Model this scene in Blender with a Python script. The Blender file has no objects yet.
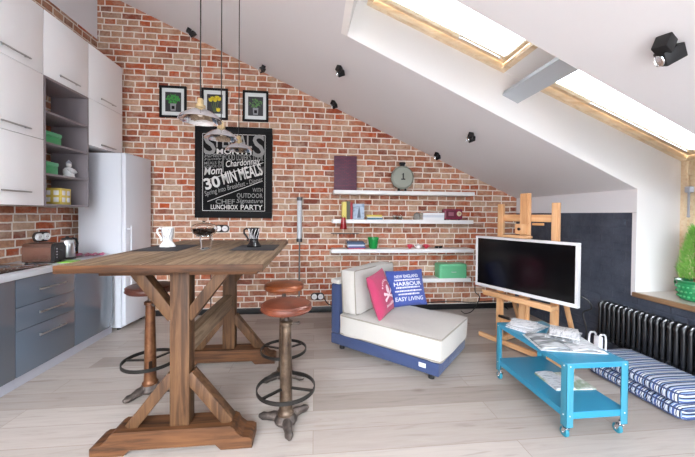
import bpy, bmesh, math, random
from mathutils import Vector, Matrix, Euler
random.seed(7)
PI = math.pi
scene = bpy.context.scene
COL = scene.collection

# ------------------------------------------------------------------ helpers
def lin(h):
    h = h.lstrip('#')
    o = []
    for i in (0, 2, 4):
        v = int(h[i:i + 2], 16) / 255
        o.append(v / 12.92 if v <= .04045 else ((v + .055) / 1.055) ** 2.4)
    return (o[0], o[1], o[2], 1)

class MB:
    """collects shapes into one mesh"""
    def __init__(self):
        self.bm = bmesh.new()
        self.T = Matrix.Identity(4)
    def _fin(self, verts, M):
        MM = self.T @ M
        for v in verts:
            v.co = MM @ v.co
    def box(self, c, s, rot=None, bev=0.0, seg=2):
        r = bmesh.ops.create_cube(self.bm, size=1)
        vs = r['verts']
        for v in vs:
            v.co = Vector((v.co.x * s[0], v.co.y * s[1], v.co.z * s[2]))
        if bev > 0:
            es = list({e for v in vs for e in v.link_edges})
            rb = bmesh.ops.bevel(self.bm, geom=es, offset=min(bev, min(s) * .49), segments=seg, profile=.5, affect='EDGES')
            fs = set(rb['faces'])
            vs = list({v for f in rb['faces'] for v in f.verts} | {v for v in vs if v.is_valid})
        M = Matrix.Translation(c)
        if rot is not None:
            M = M @ (rot if isinstance(rot, Matrix) else Euler(rot).to_matrix().to_4x4())
        self._fin(vs, M)
        return self
    def b2(self, lo, hi, bev=0.0):
        return self.box([(a + b) / 2 for a, b in zip(lo, hi)], [abs(b - a) for a, b in zip(lo, hi)], None, bev)
    def bar(self, p0, p1, w, t, up=(0, 0, 1), bev=0.0):
        """rectangular bar from p0 to p1; w along side, t along up"""
        p0, p1 = Vector(p0), Vector(p1)
        d = p1 - p0; L = d.length; d.normalize()
        u = Vector(up); s = d.cross(u)
        if s.length < 1e-5:
            s = d.cross(Vector((1, 0, 0)))
        s.normalize(); u = s.cross(d)
        M = Matrix((d, s, u)).transposed().to_4x4()
        return self.box((p0 + p1) / 2, (L, w, t), M, bev)
    def cyl(self, p0, p1, r0, r1=None, seg=20, caps=True):
        if r1 is None: r1 = r0
        return self.tube([p0, p1], [r0, r1], seg, caps)
    def tube(self, pts, r, seg=10, caps=True, closed=False):
        pts = [Vector(p) for p in pts]; n = len(pts)
        if not hasattr(r, '__len__'): r = [r] * n
        rings = []; prev = None
        for i, p in enumerate(pts):
            a = pts[(i - 1) % n] if (i > 0 or closed) else p
            b = pts[(i + 1) % n] if (i < n - 1 or closed) else p
            d = (b - a)
            d = d.normalized() if d.length > 1e-9 else Vector((0, 0, 1))
            if prev is None:
                q = Vector((0, 0, 1)) if abs(d.z) < .9 else Vector((1, 0, 0))
                s = d.cross(q).normalized()
            else:
                s = (prev - d * prev.dot(d))
                s = s.normalized() if s.length > 1e-6 else d.orthogonal().normalized()
            prev = s
            t = d.cross(s)
            rings.append([self.bm.verts.new(self.T @ (p + (s * math.cos(2 * PI * k / seg) + t * math.sin(2 * PI * k / seg)) * r[i])) for k in range(seg)])
        for i in range(n if closed else n - 1):
            A, B = rings[i], rings[(i + 1) % n]
            for k in range(seg):
                self.bm.faces.new((A[k], A[(k + 1) % seg], B[(k + 1) % seg], B[k]))
        if caps and not closed:
            self.bm.faces.new(list(reversed(rings[0]))); self.bm.faces.new(rings[-1])
        return self
    def lathe(self, prof, c=(0, 0, 0), seg=28, axis=None, wob=None):
        """prof: list of (r, z); axis: optional 4x4 placing local z"""
        M = Matrix.Translation(c) @ (axis if axis is not None else Matrix.Identity(4))
        M = self.T @ M
        rings = []
        for r, z in prof:
            if r < 1e-6:
                rings.append([self.bm.verts.new(M @ Vector((0, 0, z)))])
            else:
                rings.append([self.bm.verts.new(M @ Vector(((r * (wob(2 * PI * k / seg, z) if wob else 1)) * math.cos(2 * PI * k / seg),
                              (r * (wob(2 * PI * k / seg, z) if wob else 1)) * math.sin(2 * PI * k / seg), z))) for k in range(seg)])
        for A, B in zip(rings, rings[1:]):
            if len(A) == 1 and len(B) == 1: continue
            for k in range(seg):
                k2 = (k + 1) % seg
                if len(A) == 1: self.bm.faces.new((A[0], B[k2], B[k]))
                elif len(B) == 1: self.bm.faces.new((A[k], A[k2], B[0]))
                else: self.bm.faces.new((A[k], A[k2], B[k2], B[k]))
        return self
    def prism(self, poly, z0, z1, M=None):
        """poly in local xy, extruded along local z"""
        M = self.T @ (M if M is not None else Matrix.Identity(4))
        a = [self.bm.verts.new(M @ Vector((x, y, z0))) for x, y in poly]
        b = [self.bm.verts.new(M @ Vector((x, y, z1))) for x, y in poly]
        self.bm.faces.new(list(reversed(a))); self.bm.faces.new(b)
        n = len(poly)
        for i in range(n):
            self.bm.faces.new((a[i], a[(i + 1) % n], b[(i + 1) % n], b[i]))
        return self
    def face(self, pts):
        self.bm.faces.new([self.bm.verts.new(self.T @ Vector(p)) for p in pts]); return self
    def sphere(self, c, r, seg=14, sc=(1, 1, 1)):
        rr = bmesh.ops.create_uvsphere(self.bm, u_segments=seg, v_segments=max(6, seg // 2), radius=r)
        for v in rr['verts']:
            v.co = self.T @ (Vector(c) + Vector((v.co.x * sc[0], v.co.y * sc[1], v.co.z * sc[2])))
        return self
    def torus(self, c, R, r, seg=36, ts=8, M=None, a0=0, a1=2 * PI):
        M = M if M is not None else Matrix.Identity(4)
        full = abs(a1 - a0 - 2 * PI) < 1e-6
        n = seg if full else seg + 1
        pts = [Vector(c) + (M @ Vector((R * math.cos(a0 + (a1 - a0) * i / seg), R * math.sin(a0 + (a1 - a0) * i / seg), 0))) for i in range(n)]
        return self.tube(pts, r, ts, closed=full)
    def build(self, name, mat, parent=None, world=False, smooth=True, norm=True):
        bm = self.bm
        if norm: bmesh.ops.recalc_face_normals(bm, faces=bm.faces)
        if world and parent is not None:
            bm.transform(pm(parent).inverted())
        me = bpy.data.meshes.new(name)
        bm.to_mesh(me); bm.free()
        if smooth:
            me.polygons.foreach_set('use_smooth', [True] * len(me.polygons))
            me.set_sharp_from_angle(angle=math.radians(38))
        return link(name, me, mat, parent)

def pm(o):
    M = Matrix.Translation(o.location) @ o.rotation_euler.to_matrix().to_4x4()
    return pm(o.parent) @ M if o.parent else M

def link(name, me, mat, parent=None):
    if mat is not None and not me.materials: me.materials.append(mat)
    o = bpy.data.objects.new(name, me)
    COL.objects.link(o)
    if parent is not None: o.parent = parent
    return o

def tag(o, label, cat, group=None):
    o['label'] = label; o['category'] = cat
    if group: o['group'] = group
    return o
def thing(name, label, cat, loc=(0, 0, 0), rz=0, group=None):
    o = bpy.data.objects.new(name, None); COL.objects.link(o)
    o.empty_display_size = .05
    o.location = loc; o.rotation_euler = (0, 0, rz)
    return tag(o, label, cat, group)
def struct(o):
    o['kind'] = 'structure'; return o
def copy_tree(o, loc=None, rz=None, label=None, parent=None):
    c = o.copy(); COL.objects.link(c)
    if parent is not None: c.parent = parent
    if loc is not None: c.location = loc
    if rz is not None: c.rotation_euler = (0, 0, rz)
    if label: c['label'] = label
    for ch in list(o.children):
        copy_tree(ch, parent=c)
    return c

# ------------------------------------------------------------------ materials
def mat(name, color, rough=.5, metal=0, spec=.5, coat=0, trans=0, ior=1.45, emis=None, es=0, sheen=0):
    m = bpy.data.materials.new(name); m.use_nodes = True
    b = m.node_tree.nodes['Principled BSDF']
    b.inputs['Base Color'].default_value = lin(color) if isinstance(color, str) else color
    b.inputs['Roughness'].default_value = rough
    b.inputs['Metallic'].default_value = metal
    b.inputs['Specular IOR Level'].default_value = spec
    b.inputs['Coat Weight'].default_value = coat
    b.inputs['Coat Roughness'].default_value = .05
    b.inputs['Transmission Weight'].default_value = trans
    b.inputs['IOR'].default_value = ior
    b.inputs['Sheen Weight'].default_value = sheen
    if emis:
        b.inputs['Emission Color'].default_value = lin(emis); b.inputs['Emission Strength'].default_value = es
    return m
class NT:
    def __init__(s, m): s.t = m.node_tree; s.b = s.t.nodes['Principled BSDF']
    def n(s, typ, **kw):
        x = s.t.nodes.new(typ)
        for k, v in kw.items():
            if k in x.inputs: x.inputs[k].default_value = v
            else: setattr(x, k, v)
        return x
    def l(s, a, b): s.t.links.new(a, b)
def ramp(nt, pts, interp='LINEAR'):
    r = nt.n('ShaderNodeValToRGB'); cr = r.color_ramp; cr.interpolation = interp
    while len(cr.elements) > 1: cr.elements.remove(cr.elements[0])
    cr.elements[0].position = pts[0][0]; cr.elements[0].color = lin(pts[0][1]) if isinstance(pts[0][1], str) else pts[0][1]
    for p, c in pts[1:]:
        e = cr.elements.new(p); e.color = lin(c) if isinstance(c, str) else c
    return r
def mixc(nt, fac, a, b, mode='MIX'):
    x = nt.n('ShaderNodeMix', data_type='RGBA', blend_type=mode)
    for sock, v in ((x.inputs[0], fac), (x.inputs[6], a), (x.inputs[7], b)):
        if hasattr(v, 'is_linked') or hasattr(v, 'links'): nt.l(v, sock)
        elif isinstance(v, str): sock.default_value = lin(v)
        else: sock.default_value = v
    return x.outputs[2]
def bump(nt, height, strength, dist=.01):
    b = nt.n('ShaderNodeBump'); b.inputs['Strength'].default_value = strength; b.inputs['Distance'].default_value = dist
    nt.l(height, b.inputs['Height']); nt.l(b.outputs[0], nt.b.inputs['Normal'])

def brick_mat(name, axis):
    m = mat(name, '#b07860', .85, spec=.25); t = NT(m)
    g = t.n('ShaderNodeNewGeometry'); sp = t.n('ShaderNodeSeparateXYZ'); t.l(g.outputs['Position'], sp.inputs[0])
    cb = t.n('ShaderNodeCombineXYZ'); t.l(sp.outputs[axis], cb.inputs[0]); t.l(sp.outputs[2], cb.inputs[1])
    nz = t.n('ShaderNodeTexNoise', Scale=9.0, Detail=3.0); t.l(cb.outputs[0], nz.inputs['Vector'])
    sub = t.n('ShaderNodeVectorMath', operation='SUBTRACT'); t.l(nz.outputs['Color'], sub.inputs[0]); sub.inputs[1].default_value = (.5, .5, .5)
    sc = t.n('ShaderNodeVectorMath', operation='SCALE'); t.l(sub.outputs[0], sc.inputs[0]); sc.inputs['Scale'].default_value = .018
    ad = t.n('ShaderNodeVectorMath', operation='ADD'); t.l(cb.outputs[0], ad.inputs[0]); t.l(sc.outputs[0], ad.inputs[1])
    br = t.n('ShaderNodeTexBrick', offset=.5, squash=.58, squash_frequency=2)
    for k, v in {'Color1': (0, 0, 0, 1), 'Color2': (1, 1, 1, 1), 'Mortar': (0, 0, 0, 1), 'Scale': 1.0, 'Mortar Size': .0085, 'Mortar Smooth': .3, 'Bias': 0.0, 'Brick Width': .235, 'Row Height': .0765}.items():
        br.inputs[k].default_value = v
    s2 = t.n('ShaderNodeSeparateXYZ'); t.l(ad.outputs[0], s2.inputs[0])
    dv = t.n('ShaderNodeMath', operation='DIVIDE'); t.l(s2.outputs[1], dv.inputs[0]); dv.inputs[1].default_value = .0765
    fl = t.n('ShaderNodeMath', operation='FLOOR'); t.l(dv.outputs[0], fl.inputs[0])
    wn = t.n('ShaderNodeTexWhiteNoise', noise_dimensions='1D'); t.l(fl.outputs[0], wn.inputs['W'])
    sh = t.n('ShaderNodeMath', operation='MULTIPLY_ADD'); t.l(wn.outputs['Value'], sh.inputs[0]); sh.inputs[1].default_value = .19; t.l(s2.outputs[0], sh.inputs[2])
    c2_ = t.n('ShaderNodeCombineXYZ'); t.l(sh.outputs[0], c2_.inputs[0]); t.l(s2.outputs[1], c2_.inputs[1])
    t.l(c2_.outputs[0], br.inputs['Vector'])
    rp = ramp(t, [(0, '#7d4436'), (.1, '#b05d3d'), (.2, '#b98468'), (.3, '#96563f'), (.4, '#b59378'), (.5, '#b0603e'), (.58, '#bfa48c'), (.68, '#a96c50'), (.76, '#b85630'), (.84, '#c09c82'), (.92, '#855343'), (1, '#b8775a')])
    t.l(br.outputs['Color'], rp.inputs[0])
    n2 = t.n('ShaderNodeTexNoise', Scale=26.0, Detail=5.0, Roughness=.65); t.l(cb.outputs[0], n2.inputs['Vector'])
    r2 = ramp(t, [(.35, (0.72, .70, .70, 1)), (.7, (1.18, 1.16, 1.14, 1))]); t.l(n2.outputs['Fac'], r2.inputs[0])
    c1 = mixc(t, 1.0, rp.outputs[0], r2.outputs[0], 'MULTIPLY')
    # old whitewash and lime haze in patches
    n3 = t.n('ShaderNodeTexNoise', Scale=5.5, Detail=6.0, Roughness=.7); t.l(cb.outputs[0], n3.inputs['Vector'])
    r3 = ramp(t, [(.45, (0, 0, 0, 1)), (.68, (.55, .55, .55, 1))]); t.l(n3.outputs['Fac'], r3.inputs[0])
    c2 = mixc(t, r3.outputs[0], c1, '#ccb8a4')
    c3 = mixc(t, br.outputs['Fac'], c2, '#e0d6ca')
    t.l(c3, t.b.inputs['Base Color'])
    inv = t.n('ShaderNodeMath', operation='MULTIPLY_ADD'); t.l(br.outputs['Fac'], inv.inputs[0]); inv.inputs[1].default_value = -1.0; inv.inputs[2].default_value = 1.0
    mx = t.n('ShaderNodeMath', operation='MULTIPLY_ADD'); t.l(n2.outputs['Fac'], mx.inputs[0]); mx.inputs[1].default_value = .5; t.l(inv.outputs[0], mx.inputs[2])
    bump(t, mx.outputs[0], .55, .012)
    return m

def wood_mat(name, c1, c2, c3, scale=1.0, along='x', rough=.55, ring=26.0, plank=None):
    """grain along local axis (object coords)"""
    m = mat(name, c1, rough, spec=.35); t = NT(m)
    tc = t.n('ShaderNodeTexCoord'); mp = t.n('ShaderNodeMapping')
    s = [ring, ring, ring]; s['xyz'.index(along)] = ring * .07
    mp.inputs['Scale'].default_value = [v * scale for v in s]
    t.l(tc.outputs['Object'], mp.inputs[0])
    nz = t.n('ShaderNodeTexNoise', Scale=1.0, Detail=6.0, Roughness=.62, Distortion=.6); t.l(mp.outputs[0], nz.inputs['Vector'])
    r = ramp(t, [(.28, c3), (.45, c1), (.6, c2), (.75, c1)]); t.l(nz.outputs['Fac'], r.inputs[0])
    n2 = t.n('ShaderNodeTexNoise', Scale=3.0, Detail=2.0); t.l(tc.outputs['Object'], n2.inputs['Vector'])
    r2 = ramp(t, [(.3, (.82, .8, .78, 1)), (.7, (1.12, 1.12, 1.12, 1))]); t.l(n2.outputs['Fac'], r2.inputs[0])
    c = mixc(t, 1.0, r.outputs[0], r2.outputs[0], 'MULTIPLY')
    t.l(c, t.b.inputs['Base Color'])
    bump(t, nz.outputs['Fac'], .25, .004)
    return m

def floor_mat():
    m = mat('whitewashed oak boards', '#c9c0b6', .38, spec=.4); t = NT(m)
    g = t.n('ShaderNodeNewGeometry'); sp = t.n('ShaderNodeSeparateXYZ'); t.l(g.outputs['Position'], sp.inputs[0])
    cb = t.n('ShaderNodeCombineXYZ'); t.l(sp.outputs[0], cb.inputs[0]); t.l(sp.outputs[1], cb.inputs[1])
    br = t.n('ShaderNodeTexBrick', offset=.37, squash=1.0)
    for k, v in {'Color1': (0, 0, 0, 1), 'Color2': (1, 1, 1, 1), 'Mortar': (.5, .5, .5, 1), 'Scale': 1.0, 'Mortar Size': .0016, 'Mortar Smooth': .1, 'Bias': 0.0, 'Brick Width': 1.9, 'Row Height': .19}.items():
        br.inputs[k].default_value = v
    t.l(cb.outputs[0], br.inputs['Vector'])
    rp = ramp(t, [(0, '#90867e'), (.3, '#aea6a0'), (.6, '#9d948d'), (.8, '#b6afa9'), (1, '#a59c95')]); t.l(br.outputs['Color'], rp.inputs[0])
    ofs = t.n('ShaderNodeMath', operation='MULTIPLY'); t.l(br.outputs['Color'], ofs.inputs[0]); ofs.inputs[1].default_value = 17.0
    mp = t.n('ShaderNodeMapping'); mp.inputs['Scale'].default_value = (2.2, 26, 1); t.l(cb.outputs[0], mp.inputs[0])
    cx = t.n('ShaderNodeCombineXYZ'); t.l(ofs.outputs[0], cx.inputs[0]); t.l(ofs.outputs[0], cx.inputs[2]); t.l(cx.outputs[0], mp.inputs['Location'])
    nz = t.n('ShaderNodeTexNoise', Scale=1.0, Detail=7.0, Roughness=.65, Distortion=.9); t.l(mp.outputs[0], nz.inputs['Vector'])
    r2 = ramp(t, [(.22, (.72, .68, .65, 1)), (.45, (.97, .96, .95, 1)), (.75, (1.1, 1.1, 1.1, 1))]); t.l(nz.outputs['Fac'], r2.inputs[0])
    c = mixc(t, 1.0, rp.outputs[0], r2.outputs[0], 'MULTIPLY')
    # knots and cracks
    v = t.n('ShaderNodeTexVoronoi', Scale=1.0, Randomness=1.0); mp2 = t.n('ShaderNodeMapping'); mp2.inputs['Scale'].default_value = (1.7, 4.1, 1); t.l(cb.outputs[0], mp2.inputs[0]); t.l(mp2.outputs[0], v.inputs['Vector'])
    r3 = ramp(t, [(.03, (.55, .55, .55, 1)), (.12, (0, 0, 0, 1))]); t.l(v.outputs['Distance'], r3.inputs[0])
    c = mixc(t, r3.outputs[0], c, '#6d5c52')
    mp3 = t.n('ShaderNodeMapping'); mp3.inputs['Scale'].default_value = (1.3, 19, 1); t.l(cb.outputs[0], mp3.inputs[0])
    n4 = t.n('ShaderNodeTexNoise', Scale=1.0, Detail=2.0, Distortion=.4); t.l(mp3.outputs[0], n4.inputs['Vector'])
    r4 = ramp(t, [(.27, (.5, .5, .5, 1)), (.33, (0, 0, 0, 1))]); t.l(n4.outputs['Fac'], r4.inputs[0])
    c = mixc(t, r4.outputs[0], c, '#75675e')
    c = mixc(t, br.outputs['Fac'], c, '#8a7c72')
    t.l(c, t.b.inputs['Base Color'])
    bump(t, nz.outputs['Fac'], .08, .004)
    return m

def rough_paint(name, c, bs=.6, scale=7, rough=.6):
    m = mat(name, c, rough, spec=.35); t = NT(m)
    g = t.n('ShaderNodeNewGeometry'); sp = t.n('ShaderNodeSeparateXYZ'); t.l(g.outputs['Position'], sp.inputs[0])
    cb = t.n('ShaderNodeCombineXYZ'); t.l(sp.outputs[1], cb.inputs[0]); t.l(sp.outputs[2], cb.inputs[1])
    nz = t.n('ShaderNodeTexNoise', Scale=float(scale), Detail=6.0, Roughness=.6); t.l(g.outputs['Position'], nz.inputs['Vector'])
    br = t.n('ShaderNodeTexBrick'); 
    for k, v in {'Scale': 1.0, 'Mortar Size': .012, 'Mortar Smooth': .9, 'Brick Width': .25, 'Row Height': .0765}.items(): br.inputs[k].default_value = v
    t.l(cb.outputs[0], br.inputs['Vector'])
    mm = t.n('ShaderNodeMath', operation='MULTIPLY_ADD'); t.l(br.outputs['Fac'], mm.inputs[0]); mm.inputs[1].default_value = -.10; t.l(nz.outputs['Fac'], mm.inputs[2])
    r = ramp(t, [(.3, (.68, .68, .7, 1)), (.7, (1.3, 1.3, 1.28, 1))]); t.l(nz.outputs['Fac'], r.inputs[0])
    t.l(mixc(t, 1.0, c, r.outputs[0], 'MULTIPLY'), t.b.inputs['Base Color'])
    bump(t, mm.outputs[0], bs, .03)
    return m
def fabric(name, c, rough=.9, amt=.12, scale=260, bs=.25, wr=0.0):
    m = mat(name, c, rough, spec=.2, sheen=.15); t = NT(m)
    tc = t.n('ShaderNodeTexCoord')
    nz = t.n('ShaderNodeTexNoise', Scale=float(scale), Detail=2.0); t.l(tc.outputs['Object'], nz.inputs['Vector'])
    r = ramp(t, [(.3, (1 - amt,) * 3 + (1,)), (.7, (1 + amt,) * 3 + (1,))]); t.l(nz.outputs['Fac'], r.inputs[0])
    t.l(mixc(t, 1.0, c, r.outputs[0], 'MULTIPLY'), t.b.inputs['Base Color'])
    n2 = t.n('ShaderNodeTexNoise', Scale=7.0, Detail=3.0, Distortion=.8); t.l(tc.outputs['Object'], n2.inputs['Vector'])
    mm = t.n('ShaderNodeMath', operation='MULTIPLY_ADD'); t.l(n2.outputs['Fac'], mm.inputs[0]); mm.inputs[1].default_value = 3.0 + wr; t.l(nz.outputs['Fac'], mm.inputs[2])
    bump(t, mm.outputs[0], bs, .01)
    return m
def mottled(name, stops, scale=12, rough=.5, metal=0, bs=.2, detail=5.0, spec=.5):
    m = mat(name, stops[0][1], rough, metal, spec); t = NT(m)
    tc = t.n('ShaderNodeTexCoord')
    nz = t.n('ShaderNodeTexNoise', Scale=float(scale), Detail=detail, Roughness=.6); t.l(tc.outputs['Object'], nz.inputs['Vector'])
    r = ramp(t, stops); t.l(nz.outputs['Fac'], r.inputs[0]); t.l(r.outputs[0], t.b.inputs['Base Color'])
    if bs: bump(t, nz.outputs['Fac'], bs, .005)
    return m
def stripe_mat():
    m = mat('blue striped ticking', '#44527c', .9, spec=.2); t = NT(m)
    tc = t.n('ShaderNodeTexCoord'); sp = t.n('ShaderNodeSeparateXYZ'); t.l(tc.outputs['Object'], sp.inputs[0])
    sn = t.n('ShaderNodeSeparateXYZ'); t.l(tc.outputs['Normal'], sn.inputs[0])
    ab = t.n('ShaderNodeMath', operation='ABSOLUTE'); t.l(sn.outputs[1], ab.inputs[0])
    gt = t.n('ShaderNodeMath', operation='GREATER_THAN'); t.l(ab.outputs[0], gt.inputs[0]); gt.inputs[1].default_value = .75
    mx = t.n('ShaderNodeMix', data_type='FLOAT'); t.l(gt.outputs[0], mx.inputs[0]); t.l(sp.outputs[1], mx.inputs[2]); t.l(sp.outputs[2], mx.inputs[3])
    md = t.n('ShaderNodeMath', operation='MULTIPLY'); t.l(mx.outputs[0], md.inputs[0]); md.inputs[1].default_value = 1 / .105
    fr = t.n('ShaderNodeMath', operation='FRACT'); t.l(md.outputs[0], fr.inputs[0])
    W, B, N, L, G = '#cdd3da', '#465a8c', '#262e48', '#7e97bd', '#a3afbb'
    r = ramp(t, [(0, W), (.10, N), (.15, W), (.2, B), (.33, W), (.38, L), (.46, N), (.55, G), (.6, W), (.68, B), (.72, W), (.76, N), (.86, L), (.93, N)], 'CONSTANT')
    t.l(fr.outputs[0], r.inputs[0]); t.l(r.outputs[0], t.b.inputs['Base Color'])
    nz = t.n('ShaderNodeTexNoise', Scale=14.0, Detail=3.0); t.l(tc.outputs['Object'], nz.inputs['Vector']); bump(t, nz.outputs['Fac'], .3, .02)
    return m
def print_mat(name, dark=.5, base='#d9dadb', scale=(14, 60, 1), tint='#70757c'):
    """grey blocks and lines like a printed page"""
    m = mat(name, base, .45, spec=.4); t = NT(m)
    tc = t.n('ShaderNodeTexCoord'); mp = t.n('ShaderNodeMapping'); mp.inputs['Scale'].default_value = scale; t.l(tc.outputs['Object'], mp.inputs[0])
    nz = t.n('ShaderNodeTexNoise', Scale=1.0, Detail=3.0, Roughness=.6); t.l(mp.outputs[0], nz.inputs['Vector'])
    r = ramp(t, [(dark, (0, 0, 0, 1)), (dark + .12, (.8, .8, .8, 1))]); t.l(nz.outputs['Fac'], r.inputs[0])
    t.l(mixc(t, r.outputs[0], base, tint), t.b.inputs['Base Color'])
    return m

M_brickB = brick_mat('aged red brick', 0); M_brickL = brick_mat('aged red brick side', 1)
M_white = mat('matt white paint', '#e4e5e9', .85, spec=.2)
M_reveal = mat('bright white paint', '#f6f6f6', .8, spec=.2)
M_floor = floor_mat()
M_blue = rough_paint('slate blue painted brick', '#474e5c', 1.0, 5)
M_black = mat('black satin', '#121214', .45)
M_fblack = mat('black frame paint', '#111113', .6, spec=.2)
M_blackm = mat('black metal', '#18181b', .4, .3)
M_pine = wood_mat('clear pine', '#e4cfae', '#ecdcc0', '#d4b68e', 1, 'x', .45, 30)
M_table = wood_mat('weathered oak', '#735f4a', '#907c66', '#473626', 1, 'y', .6, 34)
M_tablex = wood_mat('weathered oak beam', '#492e1a', '#613f25', '#20120a', 1, 'x', .6, 30)
M_tablez = wood_mat('weathered oak post', '#452e1c', '#5d422b', '#22150c', 1, 'z', .6, 30)
M_easel = wood_mat('beech', '#cf9e70', '#dab085', '#bd8858', 1, 'z', .5, 22)
M_easelx = wood_mat('beech rail', '#cf9e70', '#dab085', '#bd8858', 1, 'x', .5, 22)
M_cabw = mat('white gloss lacquer', '#fafcff', .15, spec=.5)
M_cabg = mat('grey gloss lacquer', '#5a6674', .07, spec=.8, coat=.6)
M_carc = mat('taupe carcass board', '#8a8287', .55)
M_plinth = mat('pale grey plinth', '#aeb0ba', .45)
M_ct = mat('light grey worktop', '#c3c6cc', .3)
M_steel = mat('brushed steel', '#c2c4c6', .28, 1)
M_chrome = mat('polished chrome', '#e2e4e8', .09, 1)
M_brass = mat('pale wood and brass cap', '#9d875f', .45, 0)
M_fridge = mat('white enamel', '#d5d8df', .3)
M_glassb = mat('black ceramic glass', '#08080a', .03, spec=.6)
M_glass = mat('clear glass', '#f4f8f6', .02, trans=1.0, ior=1.45)
M_leather = mottled('cognac leather', [(.3, '#4a2216'), (.55, '#683523'), (.75, '#864d38')], 9, .38, 0, .3)
M_leatherL = mottled('tan leather', [(.3, '#642f16'), (.55, '#854726'), (.75, '#9b5d38')], 9, .38, 0, .3)
M_leatherD = mottled('dark brown leather', [(.3, '#371a13'), (.6, '#542b1f'), (.8, '#683a2a')], 9, .4, 0, .3)
M_iron = mottled('worn cast iron', [(.3, '#2c2725'), (.55, '#544b46'), (.75, '#7a6e66')], 16, .5, .6, .3)
M_colm = mottled('aged metal column', [(.3, '#33271f'), (.5, '#4f4033'), (.7, '#6f5f50')], 14, .42, .5, .25)
M_colr = mottled('rusty metal column', [(.3, '#43281a'), (.5, '#684229'), (.7, '#7f5c40')], 10, .42, .5, .25)
M_ringm = mat('dark iron', '#2a2826', .45, .6)
M_teal = mat('turquoise powder coat', '#2f83a3', .3, spec=.5)
M_teald = mat('turquoise powder coat leg', '#3b859c', .35, spec=.5)
M_rubber = mat('teal rubber', '#2b7c90', .5)
M_cream = fabric('cream linen', '#bab6b0', .95, .07, 320, .3)
M_creamp = fabric('cream piping', '#8d877d', .95, .05, 320, .2)
M_navy = fabric('blue canvas', '#354163', .9, .12, 300, .3)
M_pink = fabric('raspberry cotton', '#ab3c5e', .9, .07, 300, .5, 2)
M_bluec = fabric('cobalt cotton', '#43549a', .9, .1, 300, .5, 2)
M_inkw = mat('white print', '#dcdde6', .85, spec=.2)
M_inkp = mat('pale pink print', '#efd3dc', .85, spec=.2)
M_chalk = mat('chalk white print', '#cfcfcd', .8, spec=.1)
M_chalkg = mat('chalk grey print', '#8d8d8c', .8, spec=.1)
M_board = mottled('chalkboard black', [(.3, '#101011'), (.7, '#19191a')], 8, .8, 0, 0, spec=.15)
M_stripe = stripe_mat()
M_green = mat('green lacquer', '#4bab72', .35)
M_mint = mat('mint green enamel', '#66b688', .3, spec=.5)
M_porc = mat('white porcelain', '#e8e8e8', .15)
M_gblack = mat('black glaze', '#131316', .12)
M_red = mat('red glass', '#8f1118', .12, spec=.6)
M_redc = mat('red ceramic', '#c43a4e', .3)
M_burg = mat('burgundy bakelite', '#7d3147', .25)
M_mat = mat('charcoal woven mat', '#2f2f33', .8)
M_glass2 = mat('thin clear glass', '#f8faf9', .02, trans=1.0, ior=1.08)
M_skyglass = mat('window glass', '#ffffff', 0, trans=1.0, ior=1.01)
M_rad = mat('black radiator enamel', '#17181c', .28, spec=.6)
M_leaf = mottled('conifer green', [(.3, '#63a53c'), (.6, '#8cc75a'), (.8, '#b0de80')], 30, .6, 0, 0)
M_potg = mat('green glazed pot', '#2a8a57', .15, spec=.6)
M_tvw = mat('silver bezel', '#d2d3d6', .35)
M_screen = mat('screen glass', '#050507', .16, spec=.5)
M_cord = mat('black cord', '#161616', .6)
M_sill = wood_mat('sill edge board', '#86694f', '#9a7c60', '#6d523b', 1, 'y', .5, 24)
M_silltop = mat('pale sill top', '#c9c2bc', .4)
M_yel = mat('yellow paint', '#d9c25e', .5)

def lathe_thing(name, prof, m, parent, c=(0, 0, 0), seg=28):
    return MB().lathe(prof, c, seg).build(name, m, parent)

# ------------------------------------------------------------------ text
def text_mb(s, w, h, shear=0.0, bold=0.0, spacing=1.0):
    """mesh of a word fitted in a w x h box centred on the origin, in the xy plane"""
    cu = bpy.data.curves.new('lettering', 'FONT'); cu.body = s; cu.shear = shear; cu.offset = bold; cu.space_character = spacing
    cu.resolution_u = 3
    o = bpy.data.objects.new('lettering', cu); COL.objects.link(o)
    bpy.context.view_layer.update()
    me = bpy.data.meshes.new_from_object(o.evaluated_get(bpy.context.evaluated_depsgraph_get()))
    bpy.data.objects.remove(o); bpy.data.curves.remove(cu)
    xs = [v.co.x for v in me.vertices]; ys = [v.co.y for v in me.vertices]
    x0, x1, y0, y1 = min(xs), max(xs), min(ys), max(ys)
    for v in me.vertices:
        v.co = Vector(((v.co.x - (x0 + x1) / 2) * w / (x1 - x0), (v.co.y - (y0 + y1) / 2) * h / (y1 - y0), 0))
    return me
def add_text(mb, s, cx, cy, w, h, rot=0.0, shear=0.0, bold=0.0, bend=None, flip=None, depth=.002, M=None):
    me = text_mb(s, w, h, shear, bold)
    c, sn = math.cos(rot), math.sin(rot)
    def f(co, z):
        p = Vector((cx + co.x * c - co.y * sn, cy + co.x * sn + co.y * c, z))
        if bend: p = bend(p)
        return (M @ p) if M is not None else p
    top = [mb.bm.verts.new(f(v.co, depth)) for v in me.vertices]
    for p in me.polygons:
        try: mb.bm.faces.new([top[i] for i in p.vertices])
        except ValueError: pass
    bpy.data.meshes.remove(me)

# ================================================================== ROOM
YB, XL, XR = 4.22, -2.71, 2.89
YF = -2.4
def ceil(x): return 2.876 - .4503 * x
Y1, Y2 = 2.53, 1.69            # far and near faces of the roof window recess
XT = .25                       # top end of the recess on the ceiling
XW = 3.36                      # plane of the upright window
def roof(x): return 3.20 - .407 * x
zk = ceil(XR)
zs = .645

MB().b2((XL - .1, YF, -.1), (XW + .15, YB + .1, 0)).build('floor', M_floor, smooth=False)
struct(bpy.data.objects['floor'])
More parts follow.
